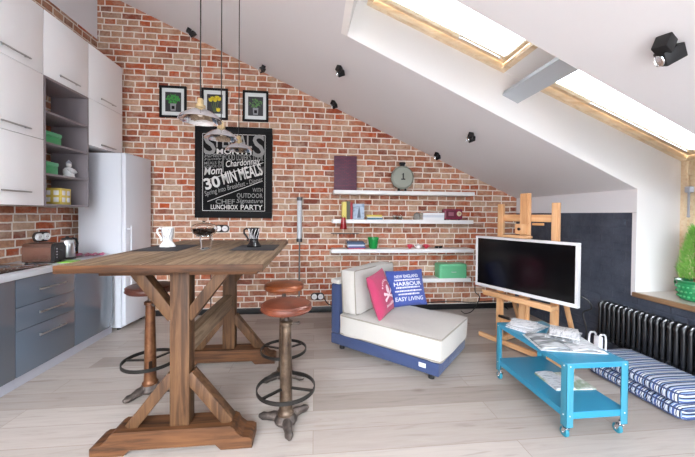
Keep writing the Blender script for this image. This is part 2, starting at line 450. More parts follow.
# back wall: a gable of brick with real thickness
mb = MB()
poly = [(XL, 0), (XR, 0), (XR, zk), (XL, ceil(XL))]
mb.prism(poly, -.12, 0, Matrix(((1, 0, 0, 0), (0, 0, -1, YB), (0, 1, 0, 0), (0, 0, 0, 1))))
struct(mb.build('wall_back', M_brickB, smooth=False))
# left wall: brick, white plaster above
ZW = 3.476
o = MB().b2((XL - .12, YF, 0), (XL, YB, ZW)).build('wall_left', M_brickL, smooth=False); struct(o)
u = MB().b2((XL - .12, YF, ZW), (XL, YB, ceil(XL) + .05)).build('upper_plaster', M_white, o, smooth=False)
# ceiling slab with the recess cut out
mb = MB()
def slab(x0, x1, y0, y1, t=.05):
    mb.prism([(x0, ceil(x0)), (x1, ceil(x1)), (x1, ceil(x1) + t), (x0, ceil(x0) + t)], y0, y1, Matrix(((1, 0, 0, 0), (0, 0, 1, 0), (0, 1, 0, 0), (0, 0, 0, 1))))
slab(XL, XT, YF, YB); slab(XT, XR, Y1, YB); slab(XT, XR, YF, Y2)
struct(mb.build('ceiling', M_white, smooth=False))
# right knee wall
mb = MB()
mb.b2((XR, Y1, 0), (XR + .12, YB, 1.362)); mb.b2((XR, YF, 0), (XR + .12, Y2, 1.362)); mb.b2((XR, Y2, 0), (XR + .12, Y1, zs - .045))
wr = struct(mb.build('wall_right', M_blue, smooth=False))
mb = MB(); mb.b2((XR, Y1, 1.362), (XR + .12, YB, zk + .02)); mb.b2((XR, YF, 1.362), (XR + .12, Y2, zk + .02))
mb.b2((XR - .003, Y1 - .0035, zs - .04), (XR + .004, Y1 + .035, 1.36))
mb.build('upper_plaster', M_white, wr, smooth=False)
# recess: far face, near face, top end
def YM(y): return Matrix(((1, 0, 0, 0), (0, 0, 1, y), (0, 1, 0, 0), (0, 0, 0, 1)))
XT2 = .335
rv = [(XT, ceil(XT)), (XR + .001, zk), (XR + .001, zs - .04), (XW, zs - .04), (XW, roof(XW)), (XT2, roof(XT2))]
mb = MB(); mb.prism(rv, -.004, .05, YM(Y1)); struct(mb.build('trim_1', M_reveal, smooth=False))
mb = MB(); mb.prism(rv, -.05, .004, YM(Y2)); struct(mb.build('trim_2', M_reveal, smooth=False))
mb = MB(); mb.prism([(XT, ceil(XT)), (XT2, roof(XT2)), (XT2 - .05, roof(XT2)), (XT - .05, ceil(XT) + .02)], Y2, Y1, YM(0)); struct(mb.build('trim_3', M_reveal, smooth=False))
# roof lining between and above the windows
XA0, XA1, XB0 = .41, 1.60, 1.87
mb = MB()
for a, b in ((XT2, XA0), (XA1, XB0)):
    mb.prism([(a, roof(a)), (b, roof(b)), (b, roof(b) + .05), (a, roof(a) + .05)], Y2, Y1, YM(0))
struct(mb.build('trim_4', M_reveal, smooth=False))

def roof_window(idx, x0, x1, handle_s):
    d = Vector((1, 0, -.407)).normalized(); n = Vector((.407, 0, 1)).normalized()
    P = Vector((x0, 0, roof(x0))); L = (x1 - x0) / d.x
    root = None
    M = Matrix((d, Vector((0, 1, 0)), n)).transposed().to_4x4()
    M.translation = P
    f = MB(); f.T = M
    w, hh = .045, .075
    f.box((L / 2, Y1 - w / 2, hh / 2 - .01), (L, w, hh), None, .004); f.box((L / 2, Y2 + w / 2, hh / 2 - .01), (L, w, hh), None, .004)
    f.box((w / 2, (Y1 + Y2) / 2, hh / 2 - .01), (w, Y1 - Y2 - 2 * w, hh), None, .004); f.box((L - w / 2, (Y1 + Y2) / 2, hh / 2 - .01), (w, Y1 - Y2 - 2 * w, hh), None, .004)
    o = struct(f.build('window_%d' % idx, M_pine))
    s = MB(); s.T = M
    w2 = .035; a0, a1 = w + .006, L - w - .006; b0, b1 = Y2 + w + .006, Y1 - w - .006
    z = .05
    s.box(((a0 + a1) / 2, b1 - w2 / 2, z), (a1 - a0, w2, .04), None, .004); s.box(((a0 + a1) / 2, b0 + w2 / 2, z), (a1 - a0, w2, .04), None, .004)
    s.box((a0 + w2 / 2, (b0 + b1) / 2, z), (w2, b1 - b0 - 2 * w2, .05), None, .004); s.box((a1 - w2 / 2, (b0 + b1) / 2, z), (w2, b1 - b0 - 2 * w2, .04), None, .004)
    sash = s.build('sash', M_pine, o)
    g = MB(); g.T = M; g.box(((a0 + a1) / 2, (b0 + b1) / 2, .06), (a1 - a0 - 2 * w2, b1 - b0 - 2 * w2, .006)); g.build('pane', M_skyglass, sash, smooth=False)
    r = MB(); r.T = M   # blind wire and hold bar seen against the glass
    yb = b1 - w2 + .012
    r.cyl((handle_s * L, yb - .02, .03), (L - .12, yb - .02, .03), .005, seg=8)
    for q in (handle_s * L, L - .12): r.cyl((q, yb - .02, .03), (q, yb, .035), .008, seg=8)
    r.build('hold_bar', M_steel, sash)
    r = MB(); r.T = M; r.cyl((handle_s * L, yb - .02, .045), (handle_s * L - .0, b0 + w2, .045), .004, seg=6); r.build('blind_wire', M_plinth, sash)
    return o
roof_window(1, XA0, XA1, .62)
roof_window(2, XB0, XW, .30)
# upright window under the roof windows
mb = MB(); w = .06
zt = roof(XW)
mb.b2((XW - .03, Y1 - w, zs), (XW + .05, Y1, zt), .004); mb.b2((XW - .03, Y2, zs), (XW + .05, Y2 + w, zt), .004)
mb.b2((XW - .03, Y2 + w, zt - .13), (XW + .05, Y1 - w, zt), .004); mb.b2((XW - .03, Y2 + w, zs), (XW + .05, Y1 - w, zs + w), .004)
wv = struct(mb.build('window_3', M_pine))
mb = MB()
a0, a1 = Y2 + w, Y1 - w
mb.b2((XW - .02, a1 - .05, zs + w), (XW + .03, a1 - .003, zt - .13), .004); mb.b2((XW - .02, a0 + .003, zs + w), (XW + .03, a0 + .05, zt - .13), .004)
mb.b2((XW - .02, a0 + .05, zt - .18), (XW + .03, a1 - .05, zt - .133), .004); mb.b2((XW - .02, a0 + .05, zs + w + .003), (XW + .03, a1 - .05, zs + w + .05), .004)
sv = mb.build('sash', M_pine, wv)
MB().b2((XW + .002, a0 + .05, zs + w + .05), (XW + .008, a1 - .05, zt - .18)).build('pane', M_skyglass, sv, smooth=False)
mb = MB(); mb.b2((XW - .075, a1 - .045, zt - .29), (XW - .02, a1 - .005, zt - .235), .008); mb.cyl((XW - .06, a1 - .03, zt - .29), (XW - .06, a1 - .03, zt - .5), .008)
mb.sphere((XW - .06, a1 - .03, zt - .5), .012); mb.build('window_handle', M_plinth, sv)
MB().b2((XR - .035, Y2 + .002, zs - .04), (XR + .0, Y1 - .002, zs), .004).build('sill_edge', M_sill, wv)
MB().b2((XR + .001, Y2 + .002, zs - .04), (XW - .031, Y1 - .002, zs - .001)).build('window_sill', M_silltop, wv)
# white purlin crossing the recess between the two windows, its shade coloured in grey
mb = MB(); 
mb.prism([(1.585, 2.352), (1.725, 2.289), (1.742, 2.325), (1.602, 2.388)], Y2 + .001, Y1 - .001, YM(0))
struct(mb.build('trim_5', mat('shade-tinted white purlin', '#b9c2ca', .6), smooth=False))
# baseboard
MB().b2((-2.1, YB - .018, 0), (XR, YB, .075), .003).build('baseboard_back', M_black)
struct(bpy.data.objects['baseboard_back'])

# ================================================================== KITCHEN
def handle_bar(p0, p1, out, r=.006, m=None, parent=None, name='handle'):
    p0, p1, out = Vector(p0), Vector(p1), Vector(out)
    mb = MB(); d = (p1 - p0).normalized()
    mb.cyl(p0 + out, p1 + out, r, seg=10)
    for q in (p0 + d * .03, p1 - d * .03): mb.cyl(q, q + out, r * .8, seg=8)
    return mb.build(name, m or M_steel, parent, world=True)

XU = -2.36
cols = [(2.455, 2.998), (3.002, 3.543), (3.547, 4.12)]
def wall_unit(label, y0, y1, z0, z1, hz, hy=None):
    t = thing('wall_cabinet', label, 'cabinet', (XL, (y0 + y1) / 2, z0), 0, 'white wall cabinets')
    MB().b2((XL + .002, y0, z0), (XU - .022, y1, z1), .002).build('body', M_cabw, t, world=True)
    d = MB().b2((XU - .021, y0 + .0015, z0 + .001), (XU, y1 - .0015, z1 - .001), .002).build('door', M_cabw, t, world=True)
    c = (y0 + y1) / 2 if hy is None else hy
    handle_bar((XU, c - .125, hz), (XU, c + .125, hz), (.022, 0, 0), .0065, M_steel, d)
    return t
wall_unit('white gloss wall cabinet at the very top left, above two other white doors', *cols[0], 2.520, 3.09, 2.585)
wall_unit('middle white gloss wall cabinet of the left column, left of the open shelves', *cols[0], 1.952, 2.518, 2.01)
wall_unit('lowest white gloss wall cabinet, just above the brick splashback', *cols[0], 1.375, 1.950, 1.485)
wall_unit('white gloss top cabinet directly above the open grey shelf unit', *cols[1], 2.520, 3.09, 2.58)
wall_unit('white gloss top cabinet at the far end by the brick gable wall', *cols[2], 2.520, 3.09, 2.572)
wall_unit('white gloss cabinet right above the refrigerator', *cols[2], 2.03, 2.518, 2.065)
# open shelf unit
y0, y1 = cols[1]
t = thing('open_shelf_unit', 'open taupe shelf unit between the white wall cabinets', 'shelf', (XL, (y0 + y1) / 2, 1.375))
for a in (y0, y1 - .018): MB().b2((XL + .002, a, 1.375), (XU, a + .018, 2.518)).build('side_panel', M_carc, t, world=True, smooth=False)
MB().b2((XL + .002, y0 + .018, 2.50), (XU, y1 - .018, 2.518)).build('top_panel', M_carc, t, world=True, smooth=False)
shz = [1.375, 1.648, 1.925, 2.20]
for z in shz: MB().b2((XL + .002, y0 + .018, z), (XU, y1 - .018, z + .018)).build('shelf', M_carc, t, world=True, smooth=False)

def box_with_lid(loc, s, label, rz=0):
    t = thing('storage_box', label, 'box', loc, rz, 'green boxes on the open shelves')
    MB().b2((-s[0] / 2, -s[1] / 2, 0), (s[0] / 2, s[1] / 2, s[2] * .68), .006).build('body', M_green, t)
    MB().b2((-s[0] / 2 - .004, -s[1] / 2 - .004, s[2] * .69), (s[0] / 2 + .004, s[1] / 2 + .004, s[2]), .006).build('lid', M_mint, t)
box_with_lid((-2.51, 3.165, shz[2] + .019), (.19, .20, .115), 'green lidded box on the second shelf from the top')
box_with_lid((-2.51, 3.14, shz[1] + .019), (.19, .17, .115), 'green lidded box on the shelf beside the white figurine')
# figurine: white robed ceramic figure
t = thing('figurine', 'white porcelain figurine on the open shelf', 'ornament', (-2.47, 3.43, shz[1] + .019))
lathe_thing('body', [(0, 0), (.048, 0), (.05, .01), (.044, .03), (.05, .055), (.046, .08), (.032, .098), (.018, .105), (0, .106)], M_porc, t, seg=20)
MB().sphere((0, 0, .127), .024, 14, (1, 1, 1.1)).build('head', M_porc, t)
MB().tube([(.02, .035, .085), (.045, .03, .06), (.05, .0, .05)], .012, 8).tube([(.02, -.035, .085), (.045, -.03, .06), (.05, 0, .05)], .012, 8).build('arms', M_porc, t)
MB().lathe([(.026, 0), (.022, .012), (.008, .03), (0, .04)], (0, 0, .143), 14).build('cap', M_plinth, t)
# yellow window-pattern box
t = thing('ornament_box', 'yellow painted house-shaped box with white squares on lowest open shelf', 'box', (-2.47, 3.29, shz[0] + .019), .1)
MB().b2((-.07, -.075, 0), (.07, .075, .155), .004).build('body', M_yel, t)
for k in range(4):
    a, b = k % 2, k // 2
    MB().box((.071, -.034 + .068 * a, .045 + .065 * b), (.004, .042, .044), None, .001).build('white_panel', M_porc, t)
    MB().box((-.034 + .068 * a, -.076, .045 + .065 * b), (.042, .004, .044), None, .001).build('white_panel', M_porc, t)

# base units
XB = -2.20
def base_body(name, label, y0, y1):
    t = thing(name, label, 'cabinet', (XL, (y0 + y1) / 2, 0), 0, 'grey gloss base cabinets')
    MB().b2((XL + .002, y0, .078), (XB - .022, y1, .817)).build('body', M_carc, t, world=True, smooth=False)
    MB().b2((XL + .05, y0, 0), (XB - .012, y1, .076)).build('plinth', M_plinth, t, world=True, smooth=False)
    return t
t = base_body('base_cabinet', 'grey gloss base cabinet at the left edge, left of the three drawers', 1.95, 2.548)
d = MB().b2((XB - .02, 1.952, .08), (XB, 2.545, .812), .002).build('door', M_cabg, t, world=True)
handle_bar((XB, 2.12, .70), (XB, 2.37, .70), (.028, 0, 0), .006, M_steel, d)
t = base_body('drawer_cabinet', 'grey gloss base cabinet with three drawers', 2.55, 3.122)
for za, zb, hz in ((.602, .812, .706), (.424, .598, .52), (.08, .42, .337)):
    d = MB().b2((XB - .02, 2.552, za), (XB, 3.120, zb), .002).build('drawer', M_cabg, t, world=True)
    handle_bar((XB, 2.72, hz), (XB, 2.985, hz), (.028, 0, 0), .006, M_steel, d)
t = base_body('base_cabinet', 'grey gloss base cabinet with one tall door beside the refrigerator', 3.124, 3.67)
d = MB().b2((XB - .02, 3.127, .08), (XB, 3.667, .812), .002).build('door', M_cabg, t, world=True)
handle_bar((XB, 3.29, .73), (XB, 3.54, .73), (.028, 0, 0), .006, M_steel, d)
tag(MB().b2((XL + .002, 1.94, .819), (XB + .022, 3.685, .865), .003).build('worktop', M_ct), 'long light grey kitchen worktop on the base cabinets', 'worktop')
ck = thing('cooktop', 'black glass cooktop set on the worktop', 'cooktop', (-2.46, 2.655, .866))
MB().b2((-.22, -.30, 0), (.20, .30, .006), .002).build('glass_top', M_glassb, ck)
for x, y, r in ((-.1, -.14, .09), (-.1, .15, .075), (.1, -.15, .075), (.1, .14, .09)):
    MB().torus((x, y, .0065), r, .0012, 32, 4).build('heating_ring', M_carc, ck)

# fridge
fr = thing('refrigerator', 'tall white refrigerator at the end of the kitchen run', 'refrigerator', (-2.335, 3.962, 0), -math.radians(6))
MB().b2((-.262, -.225, .03), (.215, .225, 1.985), .006).build('body', M_fridge, fr)
d = MB().b2((.219, -.225, .06), (.268, .225, 1.985), .01).build('door', M_fridge, fr)
mb = MB(); mb.cyl((.312, -.195, .42), (.312, -.195, 1.18), .009)
for z in (.46, 1.14): mb.cyl((.266, -.195, z), (.312, -.195, z), .01)
mb.build('handle', M_fridge, d)
for x in (-.2, .16):
    for y in (-.18, .18): MB().cyl((x, y, 0), (x, y, .032), .02).build('foot', M_black, fr)

# toaster
t = thing('toaster', 'brushed steel toaster with black control end on the worktop', 'toaster', (-2.435, 3.09, .866), math.radians(8)); t.scale = (.92, .92, .95)
mb = MB(); prof = [(-.085, .012), (.085, .012), (.085, .15), (.07, .178), (.04, .185), (-.04, .185), (-.07, .178), (-.085, .15)]
mb.prism([(a, b) for a, b in prof], -.125, .105, Matrix(((0, 0, 1, 0), (1, 0, 0, 0), (0, 1, 0, 0), (0, 0, 0, 1))))
mb.build('body', mat('brick-reflection tinted steel', '#ab8f84', .25, 1), t, smooth=False)  # brown tint in the steel colour stands in for reflected brick
mb = MB(); mb.prism(prof, .106, .135, Matrix(((0, 0, 1, 0), (1, 0, 0, 0), (0, 1, 0, 0), (0, 0, 0, 1)))); e = mb.build('end_panel', M_black, t, smooth=False)
MB().box((.14, .0, .11), (.02, .02, .014), None, .004).build('lever', M_blackm, e)
for k in range(4): MB().cyl((.134, -.05, .05 + .027 * k), (.138, -.05, .05 + .027 * k), .006, seg=12).build('button', M_ct, e)
mb = MB()
for y in (-.03, .03): mb.b2((-.1, y - .012, .1855), (.08, y + .012, .187))
mb.build('slot', M_black, t, smooth=False)
for x in (-.1, .1):
    for y in (-.06, .06): MB().cyl((x, y, 0), (x, y, .014), .012, seg=10).build('foot', M_black, t)
# kettle
t = thing('kettle', 'steel electric kettle with black handle behind the toaster', 'kettle', (-2.40, 3.31, .866), math.radians(-20)); t.scale = (.84, .84, .84)
lathe_thing('base', [(0, 0), (.078, 0), (.08, .012), (.07, .022), (0, .022)], M_black, t)
b = lathe_thing('body', [(0, .023), (.072, .023), (.075, .03), (.066, .15), (.06, .215), (.055, .222), (0, .222)], M_steel, t)
MB().prism([(.06, -.02), (.09, 0), (.06, .02)], .18, .215).build('spout', M_steel, b)
lathe_thing('lid', [(0, .223), (.054, .223), (.05, .24), (.02, .247), (.012, .262), (0, .264)], M_black, t)
MB().tube([(0, .055, .235), (0, .095, .225), (0, .11, .17), (0, .1, .09), (0, .07, .05)], [.014, .014, .013, .013, .012], 10).build('handle', M_black, t)
# cloth and cutting board
t = MB()
n = 14
vs = [[t.bm.verts.new((-.13 + .26 * i / n, -.09 + .18 * j / n, .004 + .018 * abs(math.sin(i * .9 + .5 * math.sin(j))) * abs(math.cos(j * .45)))) for j in range(n + 1)] for i in range(n + 1)]
for i in range(n):
    for j in range(n): t.bm.faces.new((vs[i][j], vs[i + 1][j], vs[i + 1][j + 1], vs[i][j + 1]))
ext = bmesh.ops.solidify(t.bm, geom=t.bm.faces[:], thickness=.003)
o = t.build('tea_towel', mottled('pink patterned cotton', [(.42, '#e6dfe2'), (.5, '#d98aa8'), (.6, '#cf4f86'), (.66, '#e6dfe2')], 22, .9, 0, 0), None)
o.location = (-2.34, 3.52, .87); o.rotation_euler = (0, 0, .3); tag(o, 'crumpled pink and white tea towel on the worktop by the refrigerator', 'towel')
o = MB().box((0, 0, .004), (.11, .16, .008), None, .003).build('cutting_mat', mat('lime plastic', '#8ac451', .4)); o.location = (-2.235, 3.11, .866); o.rotation_euler = (0, 0, .2)
tag(o, 'thin lime green chopping board on the worktop in front of the kettle', 'chopping board')

# double sockets with two white round outlets
def double_socket(loc, axis, label):
    """axis 'y-' faces the room from the back wall, 'x+' from the left wall"""
    t = thing('double_socket', label, 'socket', loc, 0 if axis == 'y-' else PI / 2, 'retro double wall sockets')
    mb = MB()
    for s in (-1, 1): mb.cyl((s * .042, 0, 0), (s * .042, -.014, 0), .05, seg=28)
    mb.b2((-.042, -.014, -.049), (.042, 0, .049)); p = mb.build('backplate', mat('dark wood plate', '#2c211c', .4), t)
    for s in (-1, 1):
        q = MB().lathe([(0, 0), (.036, 0), (.036, .02), (.028, .026), (.026, .018), (0, .018)], (s * .042, -.014, 0), 24, Matrix.Rotation(PI / 2, 4, 'X')).build('outlet', M_porc, t)
        h = MB()
        for k in (-1, 1): h.cyl((s * .042 + k * .009, -.030, 0), (s * .042 + k * .009, -.034, 0), .0035, seg=8)
        h.build('pin_hole', M_black, q)
    return t
double_socket((-1.20, YB, 1.125), 'y-', 'round double socket on the brick wall just above the table')
double_socket((.045, YB, .215), 'y-', 'round double socket low on the brick wall left of the chaise')
double_socket((XL, 3.40, 1.075), 'x+', 'round double socket on the brick splashback above the toaster')

# ================================================================== BAR TABLE
tb = thing('bar_table', 'tall rustic trestle table of weathered wood planks', 'table', (-.765, 2.35, 0))
ZT = 1.05
mb = MB(); x0, x1, ya, yb = -1.31, -.275, 1.725, 3.29
nb = 6; bw = (x1 - x0) / nb
for k in range(nb):
    mb.b2((x0 + k * bw + .0012, ya + random.uniform(0, .004), ZT - .04), (x0 + (k + 1) * bw - .0012, yb - random.uniform(0, .006), ZT - random.uniform(0, .0015)), .003)
for o_ in (ya + .0,): pass
top = mb.build('tabletop', M_table, tb, world=True)
for yy in (ya - .012, yb + .001):
    MB().b2((x0 - .001, yy, ZT - .041), (x1 + .001, yy + .011, ZT - .0008), .002).build('edge_board', M_tablex, tb, world=True)
XC = -.745
for yy, nm in ((1.86, 'near'), (2.86, 'far')):
    mb = MB(); mb.b2((XC - .052, yy - .042, .13), (XC + .052, yy + .042, ZT - .041), .004); mb.build('leg', M_tablez, tb, world=True)
    mb = MB(); half = .425; xc = -.768
    pr_ = [(-half, 0), (-half + .17, .0), (-half + .20, .03), (half - .20, .03), (half - .17, 0), (half, 0), (half, .05), (half - .02, .062), (half - .055, .066), (half - .085, .09), (half - .10, .118), (half - .12, .13),
           (-half + .12, .13), (-half + .10, .118), (-half + .085, .09), (-half + .055, .066), (-half + .02, .062), (-half, .05)]
    mb.prism([(xc + a, b) for a, b in pr_], yy - .07, yy + .07, YM(0)); mb.build('foot', M_tablex, tb, world=True, smooth=False)
    for s in (-1, 1):
        MB().bar((XC + s * .265, yy, .125), (XC + s * .04, yy, .41), .075, .06, (0, 0, 1), .003).build('brace', M_tablez, tb, world=True)
        MB().bar((XC + s * .25, yy, 1.012), (XC + s * .04, yy, .735), .075, .06, (0, 0, 1), .003).build('brace', M_tablez, tb, world=True)
    MB().b2((XC - .42, yy - .04, ZT - .075), (XC + .42, yy + .04, ZT - .0415), .003).build('cross_batten', M_tablex, tb, world=True)
MB().b2((XC - .035, 1.92, .50), (XC + .035, 2.80, .61), .003).build('stretcher', M_table, tb, world=True)

# placemats, mugs, bowl
def placemat(x, y, w, d, label):
    o = MB().box((0, 0, .0015), (w, d, .003), None, .001).build('placemat', M_mat); o.location = (x, y, ZT + .0005)
    return tag(o, label, 'placemat', 'dark placemats on the table')
placemat(-1.13, 2.55, .32, .44, 'dark placemat at the left side of the table under the white mug')
placemat(-.46, 2.56, .32, .42, 'dark placemat at the right side of the table under the black mug')
def mug(loc, rz, m, label, band):
    t = thing('mug', label, 'mug', loc, rz, 'tall footed mugs on the placemats')
    wob = lambda a, z: 1 + (.10 * math.cos(5 * a) if z < .03 else 0)
    MB().lathe([(0, .0), (.052, .0), (.055, .008), (.043, .026), (.034, .045), (.035, .06), (.041, .10), (.045, .15), (.043, .152), (.038, .10), (.032, .06), (0, .055)], (0, 0, 0), 40, None, wob).build('body', m, t)
    MB().tube([(-.037, 0, .135), (-.06, 0, .147), (-.078, 0, .135), (-.078, 0, .11), (-.06, 0, .085), (-.046, 0, .062), (-.05, 0, .045)], .0075, 10).build('handle', m, t)
    mb = MB()
    for k in range(7):
        a = -PI / 2 + (k - 3) * .42
        mb.tube([((.0365 + .0085 * q / 1.0) * math.cos(a + .25 * math.sin(q * 3 + k)), (.0365 + .0085 * q) * math.sin(a + .25 * math.sin(q * 3 + k)), .066 + .08 * q) for q in (0, .25, .5, .75, 1)], .0022, 5)
    mb.build('swirl_decoration', band, t)
mug((-1.155, 2.60, ZT + .004), 0, M_porc, 'white footed mug with grey swirls on the left placemat', mat('grey glaze', '#8c8f96', .2))
mug((-.49, 2.60, ZT + .004), 0, M_gblack, 'black footed mug with white swirls on the right placemat', M_porc)
t = thing('glass_bowl', 'clear footed glass bowl of brown sweets in the middle of the table', 'bowl', (-.83, 2.46, ZT + .0005))
lathe_thing('base', [(0, 0), (.05, 0), (.05, .006), (.02, .012), (0, .012)], M_chrome, t)
mb = MB()
for k in range(3):
    a = k * 2 * PI / 3 + .3
    mb.tube([(.042 * math.cos(a), .042 * math.sin(a), .006), (.05 * math.cos(a), .05 * math.sin(a), .05), (.055 * math.cos(a), .055 * math.sin(a), .10)], .003, 6)
mb.torus((0, 0, .10), .055, .003, 28, 6); mb.build('wire_stand', M_chrome, t)
bw_ = lathe_thing('bowl', [(0, .096), (.045, .1), (.075, .118), (.092, .145), (.09, .17), (.088, .17), (.09, .146), (.073, .1195), (.045, .102), (0, .098)], M_glass2, t)
lathe_thing('lid', [(.09, .172), (.075, .186), (.04, .196), (.012, .2), (.012, .206), (.016, .214), (.01, .224), (0, .226)], M_glass2, t)
mb = MB()
for k in range(150):
    a = random.uniform(0, 2 * PI); r = .072 * math.sqrt(random.random())
    zlo = .112 + .018 * max(0, (r - .03) / .042)
    mb.sphere((r * math.cos(a), r * math.sin(a), random.uniform(zlo, .148)), .0105, 8)
o = mb.build('chocolate_sweets', mottled('chocolate', [(.3, '#2b150c'), (.7, '#5a2f1a')], 30, .4, 0, 0)); o.location = (-.83, 2.46, ZT + .0005)
tag(o, 'brown sweets filling the clear glass bowl', 'sweets'); o['kind'] = 'stuff'

# ================================================================== STOOLS
def stool(loc, rz, label, leather, colm):
    t = thing('bar_stool', label, 'stool', loc, rz, 'leather bar stools around the table')
    s = lathe_thing('seat', [(0, .735), (.12, .735), (.148, .742), (.157, .758), (.156, .776), (.145, .79), (.11, .798), (.05, .802), (0, .803)], leather, t, seg=40)
    MB().torus((0, 0, .757), .1565, .0045, 40, 6).build('piping', leather, s)
    MB().torus((0, 0, .779), .1545, .0035, 40, 6).build('piping', leather, s)
    MB().cyl((0, 0, .728), (0, 0, .7345), .075).cyl((0, 0, .66), (0, 0, .73), .017).build('screw_post', M_iron, t)
    c = lathe_thing('column', [(0, .05), (.052, .05), (.052, .075), (.043, .085), (.041, .10), (.036, .4), (.031, .6), (.031, .645), (.04, .65), (.04, .668), (.03, .675), (0, .675)], colm, t)
    MB().cyl((.02, .02, .655), (.052, .052, .655), .006).sphere((.054, .054, .655), .011).build('lock_knob', M_iron, c)
    # footrest ring of flat iron
    r = MB(); n = 48
    ring = [(.176, .222), (.183, .222), (.183, .246), (.176, .246), (.176, .222)]
    r.lathe(ring, (0, 0, 0), 56)
    rg = r.build('footrest_ring', M_ringm, t)
    for k in range(3):
        a = k * 2 * PI / 3 + .5
        MB().bar((.036 * math.cos(a), .036 * math.sin(a), .234), (.178 * math.cos(a), .178 * math.sin(a), .234), .02, .009).build('spoke', M_ringm, rg)
    b = MB()
    b.lathe([(0, .012), (.07, .014), (.074, .03), (.06, .05), (.053, .062), (0, .062)], (0, 0, 0), 28)
    base = b.build('base', M_iron, t)
    for k in range(3):
        a = k * 2 * PI / 3 - .55
        d = Vector((math.cos(a), math.sin(a), 0))
        f = MB(); f.tube([d * .03 + Vector((0, 0, .036)), d * .085 + Vector((0, 0, .033)), d * .125 + Vector((0, 0, .024)), d * .155 + Vector((0, 0, .022)), d * .182 + Vector((0, 0, .02))], [.03, .03, .023, .026, .012], 12)
        for v in f.bm.verts: v.co.z = max(v.co.z, 0.0)
        f.build('foot', M_iron, t)
    return t
s1 = stool((-.185, 1.99, 0), -.81, 'brown leather bar stool nearest the camera at the right of the table', M_leather, M_colm); s1.scale = (1, 1, .965); s1.location.x += .012
s2 = stool((-.243, 2.56, 0), .1, 'orange-tan leather bar stool behind the nearest stool, right of the table', M_leatherL, M_colm); s2.scale = (1, 1, .96)
stool((-1.20, 2.43, 0), -1.6, 'dark brown leather bar stool with rusty column at the left of the table', M_leatherD, M_colr)

# ================================================================== PENDANTS
def pendant(x, y, z, label):
    t = thing('pendant_lamp', label, 'lamp', (x, y, z), 0, 'row of three chrome pendant lamps')
    t.scale = (.84, .84, .84)
    lathe_thing('shade', [(.122, -.028), (.126, -.026), (.113, -.004), (.075, .024), (.04, .038), (.028, .05), (.024, .05), (.036, .034), (.072, .019), (.108, -.007), (.122, -.028)], M_chrome, t, seg=40)
    lathe_thing('socket_cap', [(0, .05), (.03, .05), (.03, .066), (.019, .07), (.018, .10), (.012, .11), (0, .11)], M_brass, t)
    MB().sphere((0, 0, .018), .021, 16).cyl((0, 0, .03), (0, 0, .05), .012).build('bulb', mat('frosted bulb', '#e6e1d8', .3), t)
    MB().cyl((0, 0, .108), (0, 0, (ceil(x) - z) / .84), .0042, seg=8).build('cord', M_cord, t)
    lathe_thing('ceiling_rose', [(0, 0), (.05, 0), (.045, .03), (0, .05)], M_blackm, t, c=(0, 0, (ceil(x) - z) / .84 - .03))
pendant(-.595, 1.70, 1.825, 'chrome pendant lamp nearest the camera, largest and highest in view')
pendant(-.62, 2.15, 1.84, 'middle chrome pendant lamp of the three above the table')
pendant(-.613, 2.60, 1.855, 'farthest chrome pendant lamp of the three, in front of the chalkboard')

# ================================================================== CEILING SPOTS
def spot(x, y, rz, label, tilt=.6, sc=.68):
    z = ceil(x)
    t = thing('ceiling_spotlight', label, 'spotlight', (x, y, z), 0, 'black ceiling spotlights')
    R = Matrix.Rotation(math.atan(.4503), 4, 'Y')
    a = MB(); a.T = R; a.box((0, 0, -.0405 * sc), (.07 * sc, .07 * sc, .08 * sc), Matrix.Rotation(rz, 4, 'Z'), .004); a.build('mount', M_black, t)
    Q = Matrix.Translation((.075 * sc * math.cos(rz), .075 * sc * math.sin(rz), -.055 * sc)) @ Euler((0, 0, rz)).to_matrix().to_4x4() @ Euler((tilt, .5, 0)).to_matrix().to_4x4()
    h = MB(); h.T = R @ Q; h.box((0, 0, 0), (.078 * sc, .078 * sc, .10 * sc), None, .004); hd = h.build('lamp_head', M_black, t)
    g = MB(); g.T = R @ Q; g.lathe([(0, -.002), (.03 * sc, -.002), (.032 * sc, -.006), (.034 * sc, -.002)], (0, 0, -.0505 * sc), 20); g.build('lens', M_chrome, hd)
spot(-1.527, 4.0, .4, 'black ceiling spotlight left of the pendant cords, near the brick gable')
spot(-.643, 4.0, 1.9, 'black ceiling spotlight right of the pendant cords, near the brick gable')
spot(.236, 3.06, 1.0, 'black ceiling spotlight just left of the roof window recess')
spot(.234, 4.0, 1.0, 'small black ceiling spotlight along the brick edge above the burgundy board')
spot(1.611, 4.0, .8, 'black ceiling spotlight along the brick edge above the top shelf end')
spot(1.585, 3.04, .9, 'black ceiling spotlight below the middle of the roof window recess')
spot(1.613, 1.29, .25, 'large black ceiling spotlight at the upper right corner', .5, .85)

